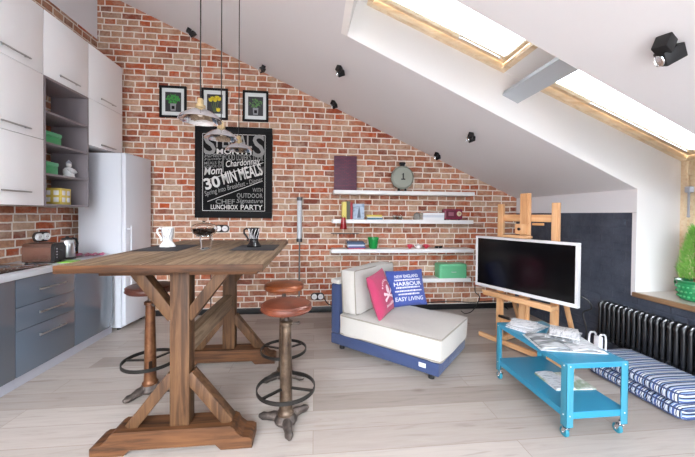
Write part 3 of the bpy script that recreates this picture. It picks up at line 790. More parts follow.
# ================================================================== PICTURES
def picture(xc, zc, w, h, label, kind):
    t = thing('framed_picture', label, 'picture', (xc, YB, zc), 0, 'three framed plant pictures')
    fw = .026
    mb = MB()
    mb.b2((-w / 2, -.03, h / 2 - fw), (w / 2, -.001, h / 2), .002); mb.b2((-w / 2, -.03, -h / 2), (w / 2, -.001, -h / 2 + fw), .002)
    mb.b2((-w / 2, -.03, -h / 2 + fw), (-w / 2 + fw, -.001, h / 2 - fw), .002); mb.b2((w / 2 - fw, -.03, -h / 2 + fw), (w / 2, -.001, h / 2 - fw), .002)
    mb.build('frame', M_fblack, t)
    MB().b2((-w / 2 + fw, -.012, -h / 2 + fw), (w / 2 - fw, -.002, h / 2 - fw)).build('passepartout', mat('mount board', '#d3d8d8', .7), t, smooth=False)
    a, b = w / 2 - fw - .040, h / 2 - fw - .05
    p = MB().b2((-a, -.0135, -b), (a, -.0122, b)).build('print', mat('dark print', '#26272b', .35), t, smooth=False)
    YY = Matrix(((1, 0, 0, 0), (0, 0, 1, -.0155), (0, 1, 0, 0), (0, 0, 0, 1)))
    def leafs(n, cx, cz, rx, rz_, m, name):
        f = MB()
        for k in range(n):
            an = random.uniform(0, 2 * PI); r = math.sqrt(random.random())
            x, z = cx + rx * r * math.cos(an), cz + rz_ * r * math.sin(an)
            s = random.uniform(.009, .017); th = random.uniform(0, PI); yy = -.0138 - random.uniform(0, .0016)
            d = Vector((math.cos(th), 0, math.sin(th))); q = Vector((-d.z, 0, d.x))
            c = Vector((x, yy, z))
            f.face([c - d * s, c + q * s * .5, c + d * s, c - q * s * .5])
        f.build(name, m, p, smooth=False)
    if kind != 1:
        c1 = '#2f8a35' if kind == 0 else '#4d7a3c'
        leafs(110 if kind == 0 else 60, 0, .035, a * .85, b * .5, mat('printed leaf %d' % kind, c1, .5), 'printed_foliage')
        MB().prism([(-.03, -b * .9), (.03, -b * .9), (.036, -b * .9 + .09), (-.036, -b * .9 + .09)], -.001, .001, YY).build('printed_pot', mat('printed pot', '#85878b', .5), p, smooth=False)
        MB().prism([(-.018, -b * .9 + .02), (.018, -b * .9 + .02), (.018, -b * .9 + .06), (-.018, -b * .9 + .06)], .0012, .0018, Matrix(((1, 0, 0, 0), (0, 0, -1, -.0155), (0, 1, 0, 0), (0, 0, 0, 1)))).build('printed_badge', M_board, p, smooth=False)
    else:
        my = mat('printed yellow', '#e2cf2d', .5)
        for k, (x, z) in enumerate(((-.05, .055), (-.025, .075), (.005, .055), (.03, .085), (.055, .07), (.045, -.07))):
            f = MB(); f.prism([(x - .024, z - .012), (x - .012, z - .028), (x + .012, z - .028), (x + .024, z - .01), (x + .022, z + .022), (x + .008, z + .012), (x, z + .026), (x - .01, z + .012), (x - .024, z + .022)], -.0012, .0004 * k, YY)
            f.build('printed_flower', my, p, smooth=False)
        mst = mat('printed stem', '#4f6b2e', .5)
        for x in (-.05, -.02, .01, .045): f = MB(); f.prism([(x - .003, .04), (x + .003, .04), (.006 + x * .3, -.10), (x * .3, -.10)], .001, .0015, Matrix(((1, 0, 0, 0), (0, 0, 1, -.0153), (0, 1, 0, 0), (0, 0, 0, 1)))).build('printed_stem', mst, p, smooth=False)
picture(-1.805, 2.738, .325, .40, 'black framed picture of a green potted plant, leftmost of three', 0)
picture(-1.295, 2.735, .325, .40, 'black framed picture of yellow flowers, behind the pendant cords', 1)
picture(-.780, 2.728, .325, .40, 'black framed picture of a pale potted plant, rightmost of three', 2)

# ================================================================== CHALKBOARD POSTER
px0, px1, pz0, pz1 = -1.533, -.562, 1.264, 2.443
t = thing('chalkboard_poster', 'large black framed chalk lettering poster on the brick wall', 'poster', ((px0 + px1) / 2, YB, pz0))
W, H = px1 - px0, pz1 - pz0
mb = MB(); fw = .075
mb.b2((px0, YB - .035, pz1 - fw), (px1, YB - .001, pz1), .003); mb.b2((px0, YB - .035, pz0), (px1, YB - .001, pz0 + fw), .003)
mb.b2((px0, YB - .035, pz0 + fw), (px0 + fw, YB - .001, pz1 - fw), .003); mb.b2((px1 - fw, YB - .035, pz0 + fw), (px1, YB - .001, pz1 - fw), .003)
mb.build('frame', M_fblack, t, world=True)
bd = MB().b2((px0 + fw, YB - .02, pz0 + fw), (px1 - fw, YB - .001, pz1 - fw)).build('board', M_board, t, world=True, smooth=False)
def on_wall(x0, z0, y=YB - .0205):   # local xy -> wall plane, z out of the wall
    return Matrix(((1, 0, 0, x0), (0, 0, -1, y), (0, 1, 0, z0), (0, 0, 0, 1)))
MW = on_wall((px0 + px1) / 2, (pz0 + pz1) / 2)
iw, ih = W / 2 - fw - .018, H / 2 - fw - .018
ln = MB()
def line(xa, ya, xb, yb, w=.006):
    p0, p1 = MW @ Vector((xa, ya, .001)), MW @ Vector((xb, yb, .001)); ln.bar(p0, p1, w, .0015, (0, 1, 0))
for s in (-1, 1): line(s * iw, -ih, s * iw, ih); line(-iw, s * ih, iw, s * ih)
line(-iw + .03, -.11, iw - .02, .14, .007); line(-iw + .06, -.38, iw - .03, -.10, .007); line(-.14, .0, -.14, .22, .005)
line(-iw + .03, .235, -.16, .235, .004)
ln.build('ruled_lines', M_chalk, bd, world=True)
def tx(m_, *a, **k):
    q = MB(); add_text(q, *a, M=MW, **k); q.build('lettering', m_, bd, world=True, smooth=False)
tx(M_chalkg, 'S', -.305, .365, .15, .28, bold=.015); tx(M_chalkg, 'S', .31, .355, .15, .30, bold=.015)
tx(M_chalkg, 'PECIAL', .0, .41, .45, .18, bold=.015)
tx(M_chalk, 'MONTH', .0, .272, .44, .07, bold=.02)
tx(M_chalk, '30', -.275, -.135, .20, .15, rot=.27, bold=.03)
tx(M_chalk, 'MIN MEALS', .10, -.012, .52, .16, rot=.27, bold=.02)
tx(M_chalk, 'Chardonnay', .115, .125, .44, .11, rot=.13, shear=.25, bold=.008)
tx(M_chalk, 'Mom', -.265, .022, .23, .10, rot=.12, shear=.3, bold=.015)
tx(M_chalk, 'LUNCHBOX', -.12, -.448, .34, .06, bold=.015); tx(M_chalk, 'PARTY', .225, -.448, .28, .065, bold=.012)
tx(M_chalkg, "FOOD LOVER'S TOUR", .12, .202, .50, .085, bold=.008)
for k, wd_ in enumerate(('Perfect', 'Family', 'MEALS IN', 'HONOR OF')): tx(M_chalkg, wd_, -.262, .212 - .045 * k, .22, .038, rot=.08, bold=.006, shear=.2 if k < 2 else 0)
tx(M_chalkg, 'Spring into Breakfast - Dinner', .0, -.185, .76, .085, rot=.275, shear=.15, bold=.008)
tx(M_chalkg, 'OUTDOOR', .20, -.295, .33, .06, bold=.01); tx(M_chalkg, 'Signature', .20, -.372, .34, .075, shear=.25, bold=.008)
tx(M_chalkg, 'CHEF', -.11, -.378, .24, .06, bold=.008); tx(M_chalkg, 'IN', .345, .045, .05, .08, bold=.006); tx(M_chalkg, 'WITH', .30, -.22, .13, .05, bold=.006)

# ================================================================== WALL LAMP WITH CONDUIT
t = thing('wall_light', 'slim vertical tube wall light with a conduit running down to the floor', 'lamp', (-.20, YB, 1.0))
MB().cyl((0, -.045, .0), (0, -.045, .50), .032, seg=20).build('tube_shade', mat('ribbed white glass', '#ccd2d8', .2), t)
mb = MB()
for z in (-.045, .50): mb.cyl((0, -.045, z), (0, -.045, z + .045), .038, seg=20); mb.b2((-.02, -.045, z + .008), (.02, -.001, z + .037))
mb.build('end_cap', mat('grey metal cap', '#5c5d60', .4, .7), t)
mb = MB()
for k in range(13): mb.torus((0, -.045, .02 + k * .038), .0325, .0022, 20, 5)
mb.build('wire_guard', M_steel, t)
MB().cyl((.0, -.014, -1.0 + .076), (.0, -.014, -.04), .011, seg=10).build('conduit', mat('grey conduit', '#6d6a68', .5), t)

# ================================================================== WALL SHELVES
def shelf(x0, x1, zt, label, th=.05):
    o = MB().b2((x0, 4.0, zt - th), (x1, YB - .001, zt), .003).build('wall_shelf', mat('white shelf lacquer', '#e2e2e2', .4))
    return tag(o, label, 'shelf', 'white floating shelves on the brick wall')
ZS = (1.637, 1.259, .872, .478)
shelf(.237, 2.142, ZS[0], 'topmost white floating shelf, holding the round clock')
shelf(.227, 2.127, ZS[1], 'second white floating shelf from the top, holding the red radio')
shelf(.220, 2.139, ZS[2], 'third white floating shelf from the top, holding the green pot')
shelf(.55, 2.105, ZS[3], 'lowest white floating shelf, holding the green bread bin')

# burgundy board
o = MB().box((0, 0, .235), (.305, .02, .47), Matrix.Identity(4), .002)
m_b = brick_mat('burgundy pressed panel', 0)
m_b = mat('burgundy relief panel', '#67394a', .6); tt = NT(m_b)
tc = tt.n('ShaderNodeTexCoord'); sp = tt.n('ShaderNodeSeparateXYZ'); tt.l(tc.outputs['Object'], sp.inputs[0]); cb = tt.n('ShaderNodeCombineXYZ'); tt.l(sp.outputs[0], cb.inputs[0]); tt.l(sp.outputs[2], cb.inputs[1])
br = tt.n('ShaderNodeTexBrick');
for k, v in {'Scale': 1.0, 'Brick Width': .05, 'Row Height': .02, 'Mortar Size': .003}.items(): br.inputs[k].default_value = v
br.inputs['Color1'].default_value = lin('#6d3a4b'); br.inputs['Color2'].default_value = lin('#5a3547'); br.inputs['Mortar'].default_value = lin('#4c3a4c')
tt.l(cb.outputs[0], br.inputs['Vector']); tt.l(br.outputs['Color'], tt.b.inputs['Base Color'])
o = o.build('relief_panel', m_b); o.location = (.405, 4.155, ZS[0] + .001); o.rotation_euler = (-.06, 0, 0)
tag(o, 'dark burgundy rectangular panel leaning on the wall on the top shelf', 'panel')
# clock
t = thing('desk_clock', 'round grey-green desk clock on the top shelf', 'clock', (1.165, 4.10, ZS[0] + .001))
RX = Matrix.Rotation(PI / 2, 4, 'X')
mclk = mat('sage enamel', '#7d8278', .4); mface = mat('sage dial', '#90958a', .5)
MB().lathe([(0, .045), (.12, .045), (.15, .03), (.157, .0), (.15, -.03), (.12, -.045), (0, -.045)], (0, 0, .185), 40, RX).build('case', mclk, t)
f = MB().lathe([(0, .049), (.128, .049), (.132, .045)], (0, 0, .185), 40, RX).build('dial', mface, t)
mb = MB(); mb.b2((-.008, -.054, .165), (.008, -.050, .24), .001); mb.b2((-.028, -.054, .152), (.028, -.050, .168), .001); mb.bar((-.02, -.052, .215), (0, -.052, .238), .004, .012, (0, 1, 0)); mb.build('hands', M_black, f)
mb = MB(); mb.b2((-.03, -.02, .342), (.03, .02, .362), .004); mb.b2((-.04, -.024, .363), (.04, .024, .39), .006); mb.build('bell', M_blackm, t)
for s in (-1, 1): MB().cyl((s * .05, 0, 0), (s * .04, 0, .05), .014, seg=12).build('foot', M_blackm, t)

# books
def book(loc, w, d, h, m, label, grp, rz=0, tilt=0, flat=False):
    """w thickness, d depth, h height; spine faces the room (-y)"""
    t = thing('book', label, 'book', loc, rz, grp)
    R = Matrix.Rotation(tilt, 4, 'Y')
    if flat: R = Matrix.Translation((0, 0, w / 2)) @ Matrix.Rotation(PI / 2, 4, 'Y') @ Matrix.Translation((0, 0, -h / 2))
    c = MB(); c.T = R
    c.b2((-w / 2, -d / 2, 0), (-w / 2 + .003, d / 2, h)); c.b2((w / 2 - .003, -d / 2, 0), (w / 2, d / 2, h)); c.b2((-w / 2 + .003, -d / 2, 0), (w / 2 - .003, -d / 2 + .003, h))
    c.build('cover', m, t, smooth=False)
    p = MB(); p.T = R; p.b2((-w / 2 + .0035, -d / 2 + .0035, .004), (w / 2 - .0035, d / 2 - .005, h - .004)); p.build('pages', mat('book pages', '#ded9cc', .8), t, smooth=False)
    return t
G = 'upright books on the second shelf'
zb = ZS[1] + .001
book((.383, 4.10, zb), .055, .15, .225, mat('yellow cover', '#d9c96a', .5), 'yellow spined upright book at the left end of the second shelf', G)
book((.436, 4.10, zb), .04, .15, .235, mat('dark olive cover', '#4b4b3c', .5), 'dark upright book right of the yellow one on second shelf', G)
book((.474, 4.10, zb), .028, .15, .22, mat('crimson cover', '#9d2b38', .5), 'crimson upright book between the dark and pale ones, second shelf', G)
# front-facing hardback with a picture
t = thing('book', 'pale blue hardback standing face out on the second shelf', 'book', (.575, 4.09, zb), 0, G)
MB().b2((-.075, -.016, 0), (.075, -.013, .205)).b2((-.075, .013, 0), (.075, .016, .205)).b2((-.075, -.013, 0), (-.072, .013, .205)).build('cover', print_mat('sky cover', .52, '#a9b9cc', (9, 9, 14), '#5a6b86'), t, smooth=False)
MB().b2((-.0715, -.0125, .004), (.072, .0125, .201)).build('pages', mat('book pages', '#ded9cc', .8), t, smooth=False)
MB().prism([(-.02, .02), (.03, .02), (.014, .15), (.006, .165), (.0, .15)], 0, .0015, Matrix(((1, 0, 0, 0), (0, 0, -1, -.0162), (0, 1, 0, 0), (0, 0, 0, 1)))).build('cover_picture', mat('cover tower', '#5b6678', .6), t, smooth=False)
G = 'small flat books on the second shelf'
zz = zb
for m, w, nm in (('#3f6f86', .022, 'blue-green book at the bottom of the small pile beside the face-out book'), ('#d8d3c4', .014, 'cream book in the small pile of three beside the face-out book'), ('#d3c04f', .022, 'yellow book on top of the small pile beside the face-out book')):
    book((.785 + random.uniform(-.008, .008), 4.10, zz), w, .14, .205, mat('cover ' + m, m, .5), nm, G, random.uniform(-.06, .06), 0, True); zz += w + .001
# two glasses
def glass_cup(x, label, m):
    t = thing('drinking_glass', label, 'glass', (x, 4.09, zb), 0, 'two small glasses on the second shelf')
    lathe_thing('cup', [(0, 0), (.026, 0), (.03, .065), (.028, .065), (.024, .006), (0, .006)], M_glass, t, seg=20)
    lathe_thing('candle', [(0, .0065), (.022, .0065), (.024, .03), (0, .03)], m, t, seg=18)
glass_cup(1.065, 'small glass with pale candle on second shelf, left of the two', mat('ivory wax', '#cfc7b4', .6)); glass_cup(1.14, 'small glass with green candle on second shelf, right of the two', mat('sage wax', '#93a08c', .6))
t = thing('stoneware_jar', 'small grey stoneware jar left of the white book pile', 'jar', (1.37, 4.09, zb))
lathe_thing('body', [(0, 0), (.04, 0), (.046, .02), (.045, .06), (.035, .075), (0, .075)], mottled('stoneware', [(.3, '#6f6d69'), (.7, '#9a9791')], 20, .6, 0, 0), t); lathe_thing('lid', [(.036, .076), (.03, .086), (.01, .09), (.01, .1), (0, .1)], mat('stoneware lid', '#84817b', .6), t)
G = 'thick white books piled beside the radio'
zz = zb
for w, nm in ((.033, 'bottom white book of the pile left of the radio'), (.03, 'middle white book of the pile left of the radio'), (.03, 'top white book of the pile left of the radio')):
    book((1.575, 4.09, zz), w, .16, .29, mat('white cover', '#c3c8d2' if 'middle' in nm else '#dedfe2', .5), nm, G, random.uniform(-.03, .03), 0, True); zz += w + .001
# radio
t = thing('radio', 'burgundy retro radio at the right end of the second shelf', 'radio', (1.865, 4.09, zb))
MB().b2((-.13, -.05, .008), (.13, .05, .15), .018).build('cabinet', M_burg, t)
MB().b2((-.105, -.055, .03), (.03, -.0502, .13), .002).build('speaker_grille', mat('grille cloth', '#5e2335', .8), t)
MB().b2((-.075, -.0575, .055), (.0, -.0552, .105), .001).build('badge_window', mat('rose panel', '#8c5564', .5), t)
d = MB().lathe([(0, .006), (.03, .006), (.034, 0)], (.078, -.0502, .085), 24, RX).build('dial', mat('cream dial', '#c9bd9e', .4), t)
MB().cyl((.078, -.056, .085), (.078, -.068, .085), .011, seg=16).build('knob', M_brass, d)
for s in (-1, 1): MB().cyl((s * .1, 0, 0), (s * .1, 0, .01), .012, seg=12).build('foot', M_black, t)
# red glass lantern hung on the shelf front
t = thing('hanging_lantern', 'dark red glass lantern hooked on the front of the second shelf', 'lantern', (.365, 3.965, 1.135))
lathe_thing('glass', [(0, .0), (.042, 0), (.046, .008), (.032, .1), (.026, .15), (.022, .15), (.028, .1), (.04, .012), (0, .01)], M_red, t, seg=24)
MB().tube([(-.022, 0, .15), (0, .0, .172), (.022, 0, .15)], .002, 6).tube([(0, 0, .172), (0, .034, .172), (0, .06, .1265)][:2], .002, 6).build('wire_hook', M_blackm, t)
# rail with hooks below the second shelf
t = thing('hook_rail', 'small dark metal rail with hooks on the brick below the second shelf', 'rail', (.41, YB, 1.065))
MB().b2((-.19, -.03, -.006), (.19, -.022, .006), .001).b2((-.17, -.022, -.006), (-.155, -.001, .006)).b2((.155, -.022, -.006), (.17, -.001, .006)).build('bar', M_iron, t)
for k in range(8):
    x = -.16 + k * .0457
    MB().tube([(x, -.026, .004), (x, -.036, -.005), (x, -.04, -.02), (x, -.05, -.024), (x, -.055, -.014)], .0028, 6).build('hook', M_iron, t)
# third shelf
zb = ZS[2] + .001; G = 'flat book pile on the third shelf'; zz = zb
for m, w, dx, nm in (('#b24a5f', .016, .0, 'rose book at the bottom of the pile left of the green pot'), ('#3e4a86', .02, .008, 'indigo book second from bottom of the pile left of the green pot'), ('#c9d0dc', .02, -.006, 'pale book in the middle of the pile left of the green pot'), ('#3f5a78', .018, .004, 'steel blue book second from top of the pile left of the green pot'), ('#31415f', .02, -.012, 'navy book on top of the pile left of the green pot')):
    book((.54 + dx, 4.09, zz), w, .15, .225, mat('cover ' + m, m, .5), nm, G, random.uniform(-.05, .05), 0, True); zz += w + .001
t = thing('plant_pot', 'glossy green plant pot on the third shelf', 'pot', (.777, 4.09, zb))
lathe_thing('body', [(0, 0), (.05, 0), (.058, .03), (.068, .12), (.062, .12), (.054, .04), (0, .03)], mat('bottle green glaze', '#1f8a41', .2), t); lathe_thing('rim', [(.0685, .121), (.074, .124), (.074, .15), (.066, .15), (.064, .121), (.0685, .121)], mat('bottle green glaze rim', '#23934a', .2), t)
lathe_thing('soil', [(0, .1), (.058, .1), (.058, .09), (0, .09)], mat('potting soil', '#2c211a', .95), t)
def cup(x, label, m):
    t = thing('tea_cup', label, 'cup', (x, 4.08, zb), 0, 'red tea cups on the third shelf')
    lathe_thing('bowl', [(0, 0), (.018, 0), (.02, .006), (.035, .03), (.038, .055), (.035, .055), (.03, .03), (0, .01)], m, t, seg=22)
    MB().tube([(.034, 0, .046), (.052, 0, .045), (.052, 0, .025), (.032, 0, .02)], .004, 8).build('handle', m, t)
cup(1.275, 'red cup left of the small white teapot', M_redc); cup(1.50, 'red cup right of the small white teapot', M_redc)
t = thing('teapot', 'small white teapot between the two red cups', 'teapot', (1.39, 4.08, zb))
lathe_thing('body', [(0, 0), (.022, 0), (.036, .018), (.036, .035), (.02, .05), (0, .052)], M_porc, t, seg=22); lathe_thing('lid', [(.018, .0525), (.008, .058), (.007, .068), (0, .07)], M_porc, t, seg=16)
MB().tube([(-.032, 0, .022), (-.048, 0, .035), (-.055, 0, .05)], [.007, .005, .004], 8).build('spout', M_porc, t); MB().tube([(.03, 0, .042), (.05, 0, .04), (.048, 0, .02), (.033, 0, .016)], .004, 8).build('handle', M_porc, t)
t = thing('sunglasses', 'folded black sunglasses at the right end of the third shelf', 'glasses', (1.665, 4.08, zb), .15)
mb = MB()
for s in (-1, 1): mb.prism([(s * .008, .006), (s * .05, .008), (s * .06, .026), (s * .05, .034), (s * .01, .034)], -.003, .003, Matrix(((1, 0, 0, 0), (0, 0, -1, -.02), (0, 1, 0, 0), (0, 0, 0, 1))))
mb.b2((-.01, -.023, .026), (.01, -.017, .032)); mb.build('front', M_gblack, t)
for s in (-1, 1): MB().bar((s * .058, -.02, .028), (-s * .045, .008 + s * .006, .006), .005, .004).build('temple', M_gblack, t)
# bread bin
t = thing('bread_bin', 'mint green enamel bread bin on the lowest shelf', 'bread bin', (1.86, 4.105, ZS[3] + .001))
def rrect(a, b, r):
    return [(cx_ + r * math.cos(q), cy_ + r * math.sin(q)) for cx_, cy_, a0 in ((a - r, b - r, 0), (-a + r, b - r, PI / 2), (-a + r, -b + r, PI), (a - r, -b + r, 1.5 * PI)) for q in [a0 + k * PI / 12 for k in range(7)]]
MB().prism(rrect(.195, .095, .03), 0, .118).build('body', M_mint, t)
ld = MB()
for zz0, zz1, ins in ((.119, .165, 0), ):
    ld.prism(rrect(.197, .097, .032), zz0, zz1)
ring_ = [[(x * q, y * q2, z) for x, y in rrect(.197, .097, .032)] for q, q2, z in ((1, 1, .165), (.985, .97, .178), (.95, .9, .187), (.88, .78, .19))]
vv = [[ld.bm.verts.new(p) for p in r_] for r_ in ring_]
for a_, b_ in zip(vv, vv[1:]):
    for k in range(len(a_)): ld.bm.faces.new((a_[k], a_[(k + 1) % len(a_)], b_[(k + 1) % len(a_)], b_[k]))
ld.bm.faces.new(vv[-1])
ld.build('lid', M_mint, t)
MB().tube([(-.03, -.097, .085), (-.03, -.112, .085), (.03, -.112, .085), (.03, -.097, .085)], .004, 8).build('handle', M_steel, t)

# cables along the baseboard and from TV
def cable(name, pts, r, label, m=M_cord):
    # smooth through points
    P = [Vector(p) for p in pts]; out = []
    for i in range(len(P) - 1):
        p0, p1, p2, p3 = P[max(i - 1, 0)], P[i], P[i + 1], P[min(i + 2, len(P) - 1)]
        for k in range(6):
            s = k / 6
            out.append(.5 * ((2 * p1) + (-p0 + p2) * s + (2 * p0 - 5 * p1 + 4 * p2 - p3) * s * s + (-p0 + 3 * p1 - 3 * p2 + p3) * s ** 3))
    out.append(P[-1])
    return tag(MB().tube(out, r, 7).build(name, m), label, 'cable')
cable('power_cable', [(.13, 4.19, .21), (.16, 4.185, .15), (.21, 4.19, .105), (.32, 4.19, .09), (.8, 4.19, .10), (1.5, 4.19, .105), (1.9, 4.185, .12), (2.2, 4.19, .095), (2.5, 4.185, .11), (2.66, 4.185, .09), (2.70, 4.17, .03), (2.72, 4.12, .007)], .007, 'black power cable running along the brick just above the baseboard')
cable('power_cable', [(-1.28, 4.19, 1.12), (-1.33, 4.17, 1.07), (-1.34, 4.19, .9), (-1.33, 4.19, .5), (-1.33, 4.185, .09), (-1.33, 4.175, .03), (-1.32, 4.13, .006)], .006, 'black cable hanging from the double socket above the table')

# ================================================================== CHAISE
Lu, Lv = Vector((.732, -.681, 0)), Vector((.681, .732, 0))
rz = math.atan2(-.681, .732)
ch = thing('chaise_longue', 'blue framed low chaise with thick cream linen seat cushion', 'chaise', (.166, 3.057, 0), rz)
def soft_box(s, bev, puff=.012, cuts=6, noise=.004, seed=0):
    mb = MB(); bm = mb.bm
    bmesh.ops.create_cube(bm, size=1)
    bmesh.ops.subdivide_edges(bm, edges=bm.edges[:], cuts=cuts, use_grid_fill=True)
    rnd = random.Random(seed)
    from mathutils import noise as NZ
    for v in bm.verts:
        c = v.co * 2
        q = Vector((c.x * s[0] / 2, c.y * s[1] / 2, c.z * s[2] / 2))
        e = Vector([1 - abs(c[i]) ** 2 for i in range(3)])
        for i in range(3):
            j, k = (i + 1) % 3, (i + 2) % 3
            if abs(abs(c[i]) - 1) < 1e-4: q[i] += math.copysign(puff * e[j] * e[k] ** 1, c[i])
        # round edges
        lim = Vector([s[i] / 2 - bev for i in range(3)])
        inn = Vector([max(-lim[i], min(lim[i], q[i])) for i in range(3)])
        dd = q - inn
        n_out = sum(1 for i in range(3) if abs(dd[i]) > 1e-6)
        if n_out > 1 and dd.length > bev: q = inn + dd.normalized() * bev
        q += Vector((NZ.noise(q * 6 + Vector((seed, 0, 0))), NZ.noise(q * 6 + Vector((0, seed + 5, 0))), NZ.noise(q * 6 + Vector((0, 0, seed + 9))))) * noise
        v.co = q
    return mb
def piping_loop(mb, s, z, r=.006, bev=.02):
    x, y = s[0] / 2 - .004, s[1] / 2 - .004; pts = []
    for cx_, cy_, a0 in ((x - bev, y - bev, 0), (-x + bev, y - bev, PI / 2), (-x + bev, -y + bev, PI), (x - bev, -y + bev, 1.5 * PI)):
        for k in range(5): pts.append((cx_ + bev * math.cos(a0 + k * PI / 8), cy_ + bev * math.sin(a0 + k * PI / 8), z))
    mb.tube(pts, r, 7, closed=True)
MB().b2((0, 0, .06), (1.09, .69, .165), .012).build('base_frame', M_navy, ch)
MB().b2((0, 0, .166), (.10, .69, .645), .014).build('back_panel', M_navy, ch)
MB().b2((-.004, -.004, .647), (.104, .694, .69), .012).build('back_cap', M_cream, ch)
sc_ = soft_box((1.0, .70, .20), .022, .012, 14, .009, 1); 
for v in sc_.bm.verts: v.co += Vector((.612, .343, .268))
sc = sc_.build('seat_cushion', M_cream, ch)
pp = MB()
for z in (.085, -.085): piping_loop(pp, (1.0, .70), z, .007)
for v in pp.bm.verts: v.co += Vector((.612, .343, .268))
pp.build('piping', M_creamp, sc)
MB().b2((.925, -.004, .105), (.985, .0, .14), .001).build('fabric_label', M_ct, ch)
for x in (.08, 1.0):
    for y in (.08, .61): MB().cyl((x, y, 0), (x, y, .06), .025, seg=16).build('foot', M_black, ch)
# back cushion (loose)
def chl(u_, v_, z): return Vector((.166, 3.057, 0)) + Lu * u_ + Lv * v_ + Vector((0, 0, z))
bc = thing('back_cushion', 'large cream linen back cushion propped on the chaise', 'cushion', chl(.215, .385, .375), rz)
k = soft_box((.17, .745, .415), .022, .02, 10, .014, 3)
for v in k.bm.verts: v.co.z += .2075
kk = k.build('cover', M_cream, bc)
kk2 = MB()
for sx in (-1, 1):
    kk2.T = Matrix.Translation((sx * .075, 0, .2075)) @ Matrix.Rotation(PI / 2, 4, 'Y')
    piping_loop(kk2, (.415, .745), 0, .006)
kk2.build('piping', M_creamp, kk)
bc.rotation_euler = (0, -.06, rz)

def pillow(w, h, t, seed=0, n=22, wr=.004):
    from mathutils import noise as NZ
    mb = MB(); bm = mb.bm
    def P(i, j, side):
        x, y = -1 + 2 * i / n, -1 + 2 * j / n
        ax, ay = abs(x), abs(y)
        px = x * w / 2 * (1 - .05 * (1 - y * y)); py = y * h / 2 * (1 - .05 * (1 - x * x))
        z = t / 2 * ((1 - ax ** 2.4) * (1 - ay ** 2.4)) ** .55
        z += wr * NZ.noise(Vector((x * 2.3 + seed, y * 2.3, side * 3))) * (1 - max(ax, ay) ** 4) * 3
        return Vector((px, py, side * z))
    F, Bk = {}, {}
    for i in range(n + 1):
        for j in range(n + 1):
            e = i in (0, n) or j in (0, n)
            F[i, j] = bm.verts.new(P(i, j, 1)); Bk[i, j] = F[i, j] if e else bm.verts.new(P(i, j, -1))
    for i in range(n):
        for j in range(n):
            bm.faces.new((F[i, j], F[i + 1, j], F[i + 1, j + 1], F[i, j + 1])); bm.faces.new((Bk[i, j], Bk[i, j + 1], Bk[i + 1, j + 1], Bk[i + 1, j]))
    def surf(p):
        x, y = max(-1, min(1, p.x / (w / 2 * .96))), max(-1, min(1, p.y / (h / 2 * .96)))
        ax, ay = abs(x), abs(y)
        z = t / 2 * ((1 - ax ** 2.4) * (1 - ay ** 2.4)) ** .55 + wr * NZ.noise(Vector((x * 2.3 + seed, y * 2.3, 3))) * (1 - max(ax, ay) ** 4) * 3
        return Vector((p.x, p.y, z + .0035))
    return mb, surf
def place_basis(o, c, xdir, ydir):
    x = Vector(xdir).normalized(); y = Vector(ydir); y = (y - x * y.dot(x)).normalized(); z = x.cross(y)
    M = Matrix((x, y, z)).transposed()
    o.rotation_euler = M.to_euler(); o.location = c
def subdiv_faces(mb, maxlen=.02):
    for _ in range(3):
        es = [e for e in mb.bm.edges if e.calc_length() > maxlen]
        if not es: break
        bmesh.ops.subdivide_edges(mb.bm, edges=es, cuts=1)
    bmesh.ops.triangulate(mb.bm, faces=mb.bm.faces[:])
# pink pillow
pk = thing('throw_pillow', 'raspberry pink throw pillow with pale emblem leaning on back cushion', 'pillow')
mb, surf = pillow(.36, .42, .13, 2); mb.build('cover', M_pink, pk)
bt = chl(.505, .215, .375); tp = chl(.395, .17, .775)
place_basis(pk, (bt + tp) / 2, Lv + Lu * -.12 + Vector((0, 0, .12)), tp - bt)
em = MB()
for a, b in ((-.06, -.05), (.06, .05), (-.06, .05), (.06, -.05)): pass
def flat_bar(m_, x0, y0, x1, y1, w):
    d = Vector((x1 - x0, y1 - y0, 0)); q = Vector((-d.y, d.x, 0)).normalized() * w / 2; n_ = 8
    for i in range(n_):
        a = Vector((x0, y0, 0)) + d * (i / n_); b = Vector((x0, y0, 0)) + d * ((i + 1) / n_)
        m_.face([surf(a - q), surf(b - q), surf(b + q), surf(a + q)])
def flat_disc(m_, x, y, r, ry=None):
    ry = ry or r; n_ = 16
    m_.face([surf(Vector((x + r * math.cos(2 * PI * i / n_), y + ry * math.sin(2 * PI * i / n_), 0))) for i in range(n_)])
flat_disc(em, .03, .03, .035, .04); flat_bar(em, -.04, -.05, .10, -.005, .022); flat_bar(em, -.04, .0, .10, -.06, .022)
flat_disc(em, -.045, .0, .016); flat_disc(em, -.045, -.055, .016); flat_disc(em, .105, .0, .016); flat_disc(em, .105, -.062, .016)
for k in range(9):
    a = math.radians(25 + k * 16); flat_bar(em, .03 + .085 * math.cos(a), .02 + .085 * math.sin(a), .03 + .102 * math.cos(a), .02 + .102 * math.sin(a), .012)
for k in range(8):
    flat_bar(em, -.05 + k * .022, -.10 - .006 * math.sin(k), -.05 + k * .022, -.125, .012)
em.build('printed_emblem', M_inkp, pk)
